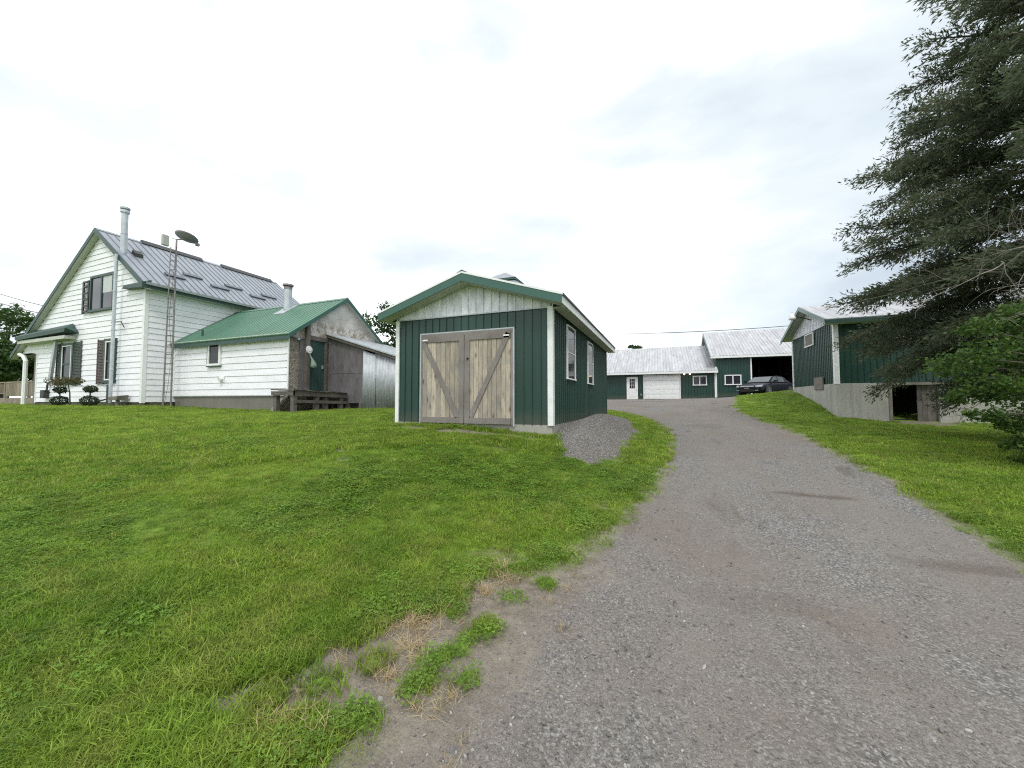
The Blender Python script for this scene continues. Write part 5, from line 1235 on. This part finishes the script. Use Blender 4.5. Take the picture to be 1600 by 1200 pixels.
leafy('maple_tree', 6.9, 9.8, 'bright green broad leaved tree at the right edge in front of the cedar', [(4.76, 9.48, 2.26, 0.33, 0.21), (5.03, 9.58, 2.08, 0.31, 0.2), (4.58, 8.44, 2.28, 0.33, 0.21), (4.94, 8.6, 2.43, 0.39, 0.24), (5.92, 9.8, 2.36, 0.44, 0.28), (4.87, 9.31, 1.67, 0.24, 0.15), (5.19, 9.36, 1.78, 0.33, 0.21), (5.26, 9.0, 1.88, 0.39, 0.24), (5.81, 9.55, 1.67, 0.44, 0.28), (5.39, 9.4, 1.28, 0.24, 0.15), (5.68, 9.49, 1.17, 0.33, 0.21), (4.76, 8.6, 2.76, 0.28, 0.17), (5.33, 9.1, 2.97, 0.33, 0.21), (5.65, 9.19, 3.07, 0.39, 0.24), (6.14, 9.76, 2.69, 0.44, 0.28), (6.59, 10.27, 1.91, 0.55, 0.35), (6.65, 10.27, 1.32, 0.55, 0.35), (5.59, 9.43, 0.89, 0.2, 0.13), (6.2, 9.47, 2.97, 0.55, 0.35), (4.97, 8.86, 1.35, 0.22, 0.14), (5.69, 8.92, 0.95, 0.39, 0.24), (6.27, 9.08, 2.27, 0.77, 0.49), (6.7, 9.76, 1.45, 0.77, 0.49), (5.75, 9.26, 0.6, 0.28, 0.17)], 'leaf_maple', leaf=.065, asp=.6, trunk_r=.10, seed=8, per=4000, trunk_top=2.4)

# trees beyond
def blob(cx, cy, zc, R, n, rr, sq=.8):
    out = []
    for i in range(n):
        p = rr.normal(size=3); p /= np.linalg.norm(p); k = rr.uniform(.45, .9)
        out.append((cx+p[0]*R*k, cy+p[1]*R*k, zc+p[2]*R*k*sq, R*rr.uniform(.28, .42), R*rr.uniform(.22, .36)))
    return out
rr2 = np.random.default_rng(21)
leafy('broadleaf_tree', -53, 14.5, 'big dark green tree at the left edge beyond the porch deck', blob(-53, 14.5, 6.2, 4.0, 34, rr2, 1.0), 'leaf_far', leaf=.30, asp=.6, trunk_r=.3, seed=31, per=190, trunk_top=4)
leafy('broadleaf_tree', -46, 22, 'lower green tree seen between the left edge and the farmhouse porch', blob(-46, 22, 4.6, 3.4, 26, rr2, 1.0), 'leaf_far', leaf=.28, asp=.6, trunk_r=.25, seed=32, per=190, trunk_top=3)
leafy('broadleaf_tree', -60, 26, 'farther tree behind the farmhouse porch', blob(-60, 26, 5.6, 4.6, 26, rr2, .9), 'leaf_far', leaf=.34, asp=.6, trunk_r=.3, seed=33, per=150, trunk_top=4)
leafy('broadleaf_tree', -19.2, 25, 'green tree rising between the extension gable and the green shed', blob(-19.2, 25, 7.0, 2.7, 26, rr2, 1.15), 'leaf_far', leaf=.20, asp=.6, trunk_r=.22, seed=34, per=300, trunk_top=5)
leafy('broadleaf_tree', -3.9, 60, 'distant round treetop showing over the garage roof ridge', blob(-4.3, 60, 8.7, 1.5, 14, rr2, .9)+blob(-2.4, 61, 8.7, .8, 8, rr2, .8), 'leaf_far', leaf=.30, asp=.6, trunk_r=.22, seed=35, per=500, trunk_top=6)

# ------------------------------------------------------------------ grass blades, clover and loose stones
def proto(name, build, mat):
    m = MB(); build(m); me = bpy.data.meshes.new(name); me.from_pydata(m.v, [], m.f); me.update(); me.materials.append(mat)
    return bpy.data.objects.new(name, me)
def grassmat(name, a, b, c, sc=.7):
    m, t, bs, L = new_mat(name)
    g = N(t, 'ShaderNodeNewGeometry'); n1 = noise(t, g.outputs['Position'], sc, 5, .6); n2 = noise(t, g.outputs['Position'], sc*5, 3)
    oi = N(t, 'ShaderNodeObjectInfo')
    col = mix(t, ramp(t, n1, [(.36, 0.), (.64, 1.)]), a, b)
    col = mix(t, ramp(t, n2, [(.42, 0.), (.70, .7)]), col, c)
    k = math_(t, 'MULTIPLY_ADD', oi.outputs['Random'], .85); k.node.inputs[2].default_value = .62
    cc = N(t, 'ShaderNodeCombineColor')
    for i in range(3): L(k, cc.inputs[i])
    col = mix(t, 1.0, col, cc.outputs[0], 'MULTIPLY')
    L(col, bs.inputs['Base Color']); bs.inputs['Roughness'].default_value = .55; bs.inputs['Specular IOR Level'].default_value = .3
    tr = N(t, 'ShaderNodeBsdfTranslucent'); L(col, tr.inputs[0]); mx = N(t, 'ShaderNodeMixShader'); mx.inputs[0].default_value = .5
    L(bs.outputs[0], mx.inputs[1]); L(tr.outputs[0], mx.inputs[2]); L(mx.outputs[0], t.nodes['Material Output'].inputs[0])
    return m
GM = grassmat('grass_blades', (0.150, 0.255, 0.028), (0.240, 0.355, 0.042), (0.315, 0.350, 0.075))
CM = grassmat('clover_leaves', (0.145, 0.270, 0.038), (0.215, 0.350, 0.052), (0.15, 0.25, 0.038), 1.5)
SM = simple('dry_straw', (0.42, 0.33, 0.17), (0.26, 0.19, 0.10), .8, scale=30)
def tuft(n, R, hgt, w, rr, lean=.5):
    def f(m):
        for i in range(n):
            a = rr.uniform(0, 6.283); r = R*math.sqrt(rr.random()); x, y = r*math.cos(a), r*math.sin(a)
            H_ = hgt*rr.uniform(.45, 1.25); b = rr.uniform(0, 6.283); ln = H_*rr.uniform(.1, lean*2)
            dx, dy = math.cos(b), math.sin(b); sx, sy = -dy*w/2, dx*w/2
            p = [(x-sx, y-sy, -.01), (x+sx, y+sy, -.01), (x+dx*ln*.35+sx*.8, y+dy*ln*.35+sy*.8, H_*.55), (x+dx*ln*.35-sx*.8, y+dy*ln*.35-sy*.8, H_*.55), (x+dx*ln, y+dy*ln, H_*.92)]
            m.add(p, [(0, 1, 2, 3), (3, 2, 4)])
    return f
def clover(n, R, hgt, s, rr):
    def f(m):
        for i in range(n):
            a = rr.uniform(0, 6.283); r = R*math.sqrt(rr.random()); x, y = r*math.cos(a), r*math.sin(a); z = hgt*rr.uniform(.4, 1)
            for k in range(3):
                b = a+k*2.094; dx, dy = math.cos(b), math.sin(b); q = s*rr.uniform(.8, 1.2); t = rr.uniform(-.3, .3)*q
                m.add([(x, y, z), (x+dx*q*.6-dy*q*.45, y+dy*q*.6+dx*q*.45, z+t), (x+dx*q, y+dy*q, z+t*.6), (x+dx*q*.6+dy*q*.45, y+dy*q*.6-dx*q*.45, z-t)], [(0, 1, 2, 3)])
    return f
gr = np.random.default_rng(99)
fine = [proto('tuft_a%d' % i, tuft(30, .075, .036, .0042, gr, .9), GM) for i in range(4)]
clov = [proto('tuft_b%d' % i, clover(34, .09, .034, .0105, gr), CM) for i in range(3)]
coarse = [proto('tuft_c%d' % i, tuft(38, .17, .050, .011, gr, .7), GM) for i in range(3)]
straw = [proto('tuft_d%d' % i, tuft(30, .06, .05, .003, gr, 1.6), SM) for i in range(2)]
def coll(name, objs):
    c = bpy.data.collections.new(name)
    for o in objs: c.objects.link(o)
    return c
def scatter(name, pts, rot, scl, idx, protos, label, cat=None, parent=None):
    me = bpy.data.meshes.new(name); n = len(pts)
    me.vertices.add(n); me.vertices.foreach_set('co', np.asarray(pts, np.float32).ravel())
    a = me.attributes.new('rot', 'FLOAT_VECTOR', 'POINT'); a.data.foreach_set('vector', np.asarray(rot, np.float32).ravel())
    a = me.attributes.new('scl', 'FLOAT', 'POINT'); a.data.foreach_set('value', np.asarray(scl, np.float32))
    a = me.attributes.new('idx', 'INT', 'POINT'); a.data.foreach_set('value', np.asarray(idx, np.int32))
    me.update()
    o = bpy.data.objects.new(name, me); S.collection.objects.link(o)
    tag(o, label, cat, kind='stuff')
    ng = bpy.data.node_groups.new(name+'_nodes', 'GeometryNodeTree')
    ng.interface.new_socket('Geometry', in_out='INPUT', socket_type='NodeSocketGeometry'); ng.interface.new_socket('Geometry', in_out='OUTPUT', socket_type='NodeSocketGeometry')
    L = ng.links.new; gi = ng.nodes.new('NodeGroupInput'); go = ng.nodes.new('NodeGroupOutput')
    ip = ng.nodes.new('GeometryNodeInstanceOnPoints'); ci = ng.nodes.new('GeometryNodeCollectionInfo')
    ci.inputs['Collection'].default_value = coll(name+'_kinds', protos); ci.inputs['Separate Children'].default_value = True; ci.inputs['Reset Children'].default_value = True
    def na(nm, ty):
        q = ng.nodes.new('GeometryNodeInputNamedAttribute'); q.data_type = ty; q.inputs[0].default_value = nm; return q.outputs[0]
    L(gi.outputs[0], ip.inputs['Points']); L(ci.outputs[0], ip.inputs['Instance']); ip.inputs['Pick Instance'].default_value = True
    L(na('idx', 'INT'), ip.inputs['Instance Index']); L(na('rot', 'FLOAT_VECTOR'), ip.inputs['Rotation']); L(na('scl', 'FLOAT'), ip.inputs['Scale'])
    L(ip.outputs[0], go.inputs[0])
    md = o.modifiers.new('scatter', 'NODES'); md.node_group = ng
    return o
# candidate points, denser near the camera, only where the view (with a margin) can see
def candidates(n, rmin, rmax, expo, r):
    # area density falls as d^-expo
    u = r.random(n); k = 2-expo
    d = (rmin**k+u*(rmax**k-rmin**k))**(1/k)
    az = -YAW+r.uniform(-math.radians(58), math.radians(58), n)    # angle right of +Y
    return d*np.sin(az), d*np.cos(az), d
def foot(x, y, pad=.0):
    out = np.zeros(x.shape, bool)
    for a, b, c, d in ((SX0, SX1, SY0, SY1), (HX0, HX1, HY0, HY1), (WX0, WX1, WY0, WY1), (-13.2, -9.5, 12.1, 15.5), (6.8, 14.2, 20.5, 26.4), (-9, 22, 36.95, 50), (-13.15, -12.1, 9.6, 12)):
        out |= (x > a-pad) & (x < b+pad) & (y > c-pad) & (y < d+pad)
    return out
def lawnmask(x, y):
    masks(x, y)
    return _grass*(~foot(x, y))
x1, y1, d1 = candidates(62000, 1.2, 9.5, 1.15, gr)
w = lawnmask(x1, y1); ok = gr.random(len(x1)) < w; x1, y1, d1 = x1[ok], y1[ok], d1[ok]
cl = fbm(x1, y1, .55, 31)+.35*fbm(x1, y1, 2.5, 33)
iscl = (gr.random(len(x1)) < .36*sstep(-.45, .45, cl))
idx = np.where(iscl, 4+gr.integers(0, 3, len(x1)), gr.integers(0, 4, len(x1)))
hv = 1+.40*fbm(x1, y1, 1.1, 35)+.35*fbm(x1, y1, 4.5, 37)
scl = gr.uniform(.7, 1.25, len(x1))*hv*(1+.02*d1)*np.where(foot(x1, y1, .22), 1.7, 1)
rot = np.stack([gr.normal(0, .12, len(x1)), gr.normal(0, .12, len(x1)), gr.uniform(0, 6.28, len(x1))], 1)
scatter('grass', np.stack([x1, y1, ground_z(x1, y1)-.008], 1), rot, scl, idx, fine+clov, 'short green lawn grass and clover near the driveway', 'grass')
x2, y2, d2 = candidates(80000, 7.5, 42, 1.5, gr)
w = lawnmask(x2, y2); ok = gr.random(len(x2)) < w; x2, y2, d2 = x2[ok], y2[ok], d2[ok]
rot = np.stack([gr.normal(0, .1, len(x2)), gr.normal(0, .1, len(x2)), gr.uniform(0, 6.28, len(x2))], 1)
scatter('grass', np.stack([x2, y2, ground_z(x2, y2)-.01], 1), rot, gr.uniform(.7, 1.15, len(x2))*(1+.25*fbm(x2, y2, .8, 36)), gr.integers(0, 3, len(x2)), coarse, 'farther lawn grass around the buildings', 'grass')
# straw and sparse weeds on the bare verge
x3 = gr.uniform(-2.3, -.6, 2600); y3 = gr.uniform(1.2, 3.7, 2600)
g3, dm3, p3, s3 = masks(x3, y3); cent = np.array([(-1.60, 2.17), (-1.72, 1.36), (-1.50, 2.35), (-1.35, 2.75), (-1.12, 1.72), (-1.42, 1.75), (-1.25, 2.95)]); cw = np.array([.13, .09, .09, .07, .05, .05, .08])
dmin = np.min(np.hypot(x3[:, None]-cent[:, 0], y3[:, None]-cent[:, 1])/cw, axis=1)
pr = np.exp(-dmin**2*.6)*.55+.014*(dm3 > .5)
ok = gr.random(len(x3)) < pr; x3, y3 = x3[ok], y3[ok]
rot = np.stack([gr.normal(0, .3, len(x3)), gr.normal(0, .3, len(x3)), gr.uniform(0, 6.28, len(x3))], 1)
scatter('dry_grass', np.stack([x3, y3, ground_z(x3, y3)], 1), rot, gr.uniform(.5, 1.15, len(x3)), gr.integers(0, 2, len(x3)), straw, 'dead straw coloured grass on the bare verge of the driveway', 'grass')
# stones
def stone(seed, mat):
    r = np.random.default_rng(seed); bm = bmesh.new(); bmesh.ops.create_icosphere(bm, subdivisions=1, radius=1)
    for v in bm.verts: v.co = Vector((v.co.x*1.2, v.co.y*.9, v.co.z*.62))*r.uniform(.75, 1.2)
    me = bpy.data.meshes.new('stone'); bm.to_mesh(me); bm.free(); me.materials.append(mat)
    return bpy.data.objects.new('stone%d' % seed, me)
def stonemat():
    m, t, b, L = new_mat('loose_stone'); oi = N(t, 'ShaderNodeObjectInfo')
    c = ramp(t, oi.outputs['Random'], [(0., (.08, .078, .078)), (.35, (.16, .155, .15)), (.7, (.22, .205, .19)), (.93, (.30, .29, .27)), (1., (.44, .43, .41))])
    c = mix(t, .3, c, ramp(t, noise(t, texc(t), 4, 4), [(.3, (.08, .075, .07)), (.7, (.22, .21, .20))]))
    L(c, b.inputs['Base Color']); b.inputs['Roughness'].default_value = .85; b.inputs['Specular IOR Level'].default_value = .3; return m
STM = stonemat(); stones_ = [stone(i, STM) for i in range(5)]
x4, y4, d4 = candidates(110000, 1.2, 16, 1.25, gr)
g4, dm4, p4, s4 = masks(x4, y4)
pat = .35+.65*sstep(-.15, .35, fbm(x4, y4*.4, .9, 41)+.3*fbm(x4, y4, 3, 42))
ok = gr.random(len(x4)) < (g4*pat+dm4*.22*(1-p4)*(1-g4)); x4, y4 = x4[ok], y4[ok]
n = len(x4); sz = .0035+.0060*gr.random(n)**2.5; big = gr.random(n) < .018; sz[big] = gr.uniform(.010, .018, big.sum())
rot = gr.uniform(0, 6.28, (n, 3))*np.array([.15, .15, 1])
scatter('loose_stones', np.stack([x4, y4, ground_z(x4, y4)+sz*.15], 1), rot, sz, gr.integers(0, 5, n), stones_, 'small grey stones loose on the driveway', 'gravel')
x5 = gr.uniform(-2.5, -.4, 34000); y5 = gr.uniform(6.6, 17, 34000); _, _, p5, _ = masks(x5, y5)
ok = (gr.random(len(x5)) < p5) & ~foot(x5, y5); x5, y5 = x5[ok], y5[ok]; n = len(x5); sz = gr.uniform(.007, .016, n)
scatter('heap_stones', np.stack([x5, y5, ground_z(x5, y5)+sz*.2], 1), gr.uniform(0, 6.28, (n, 3)), sz, gr.integers(0, 5, n), stones_, 'crushed stone covering the heap beside the green shed', 'gravel')
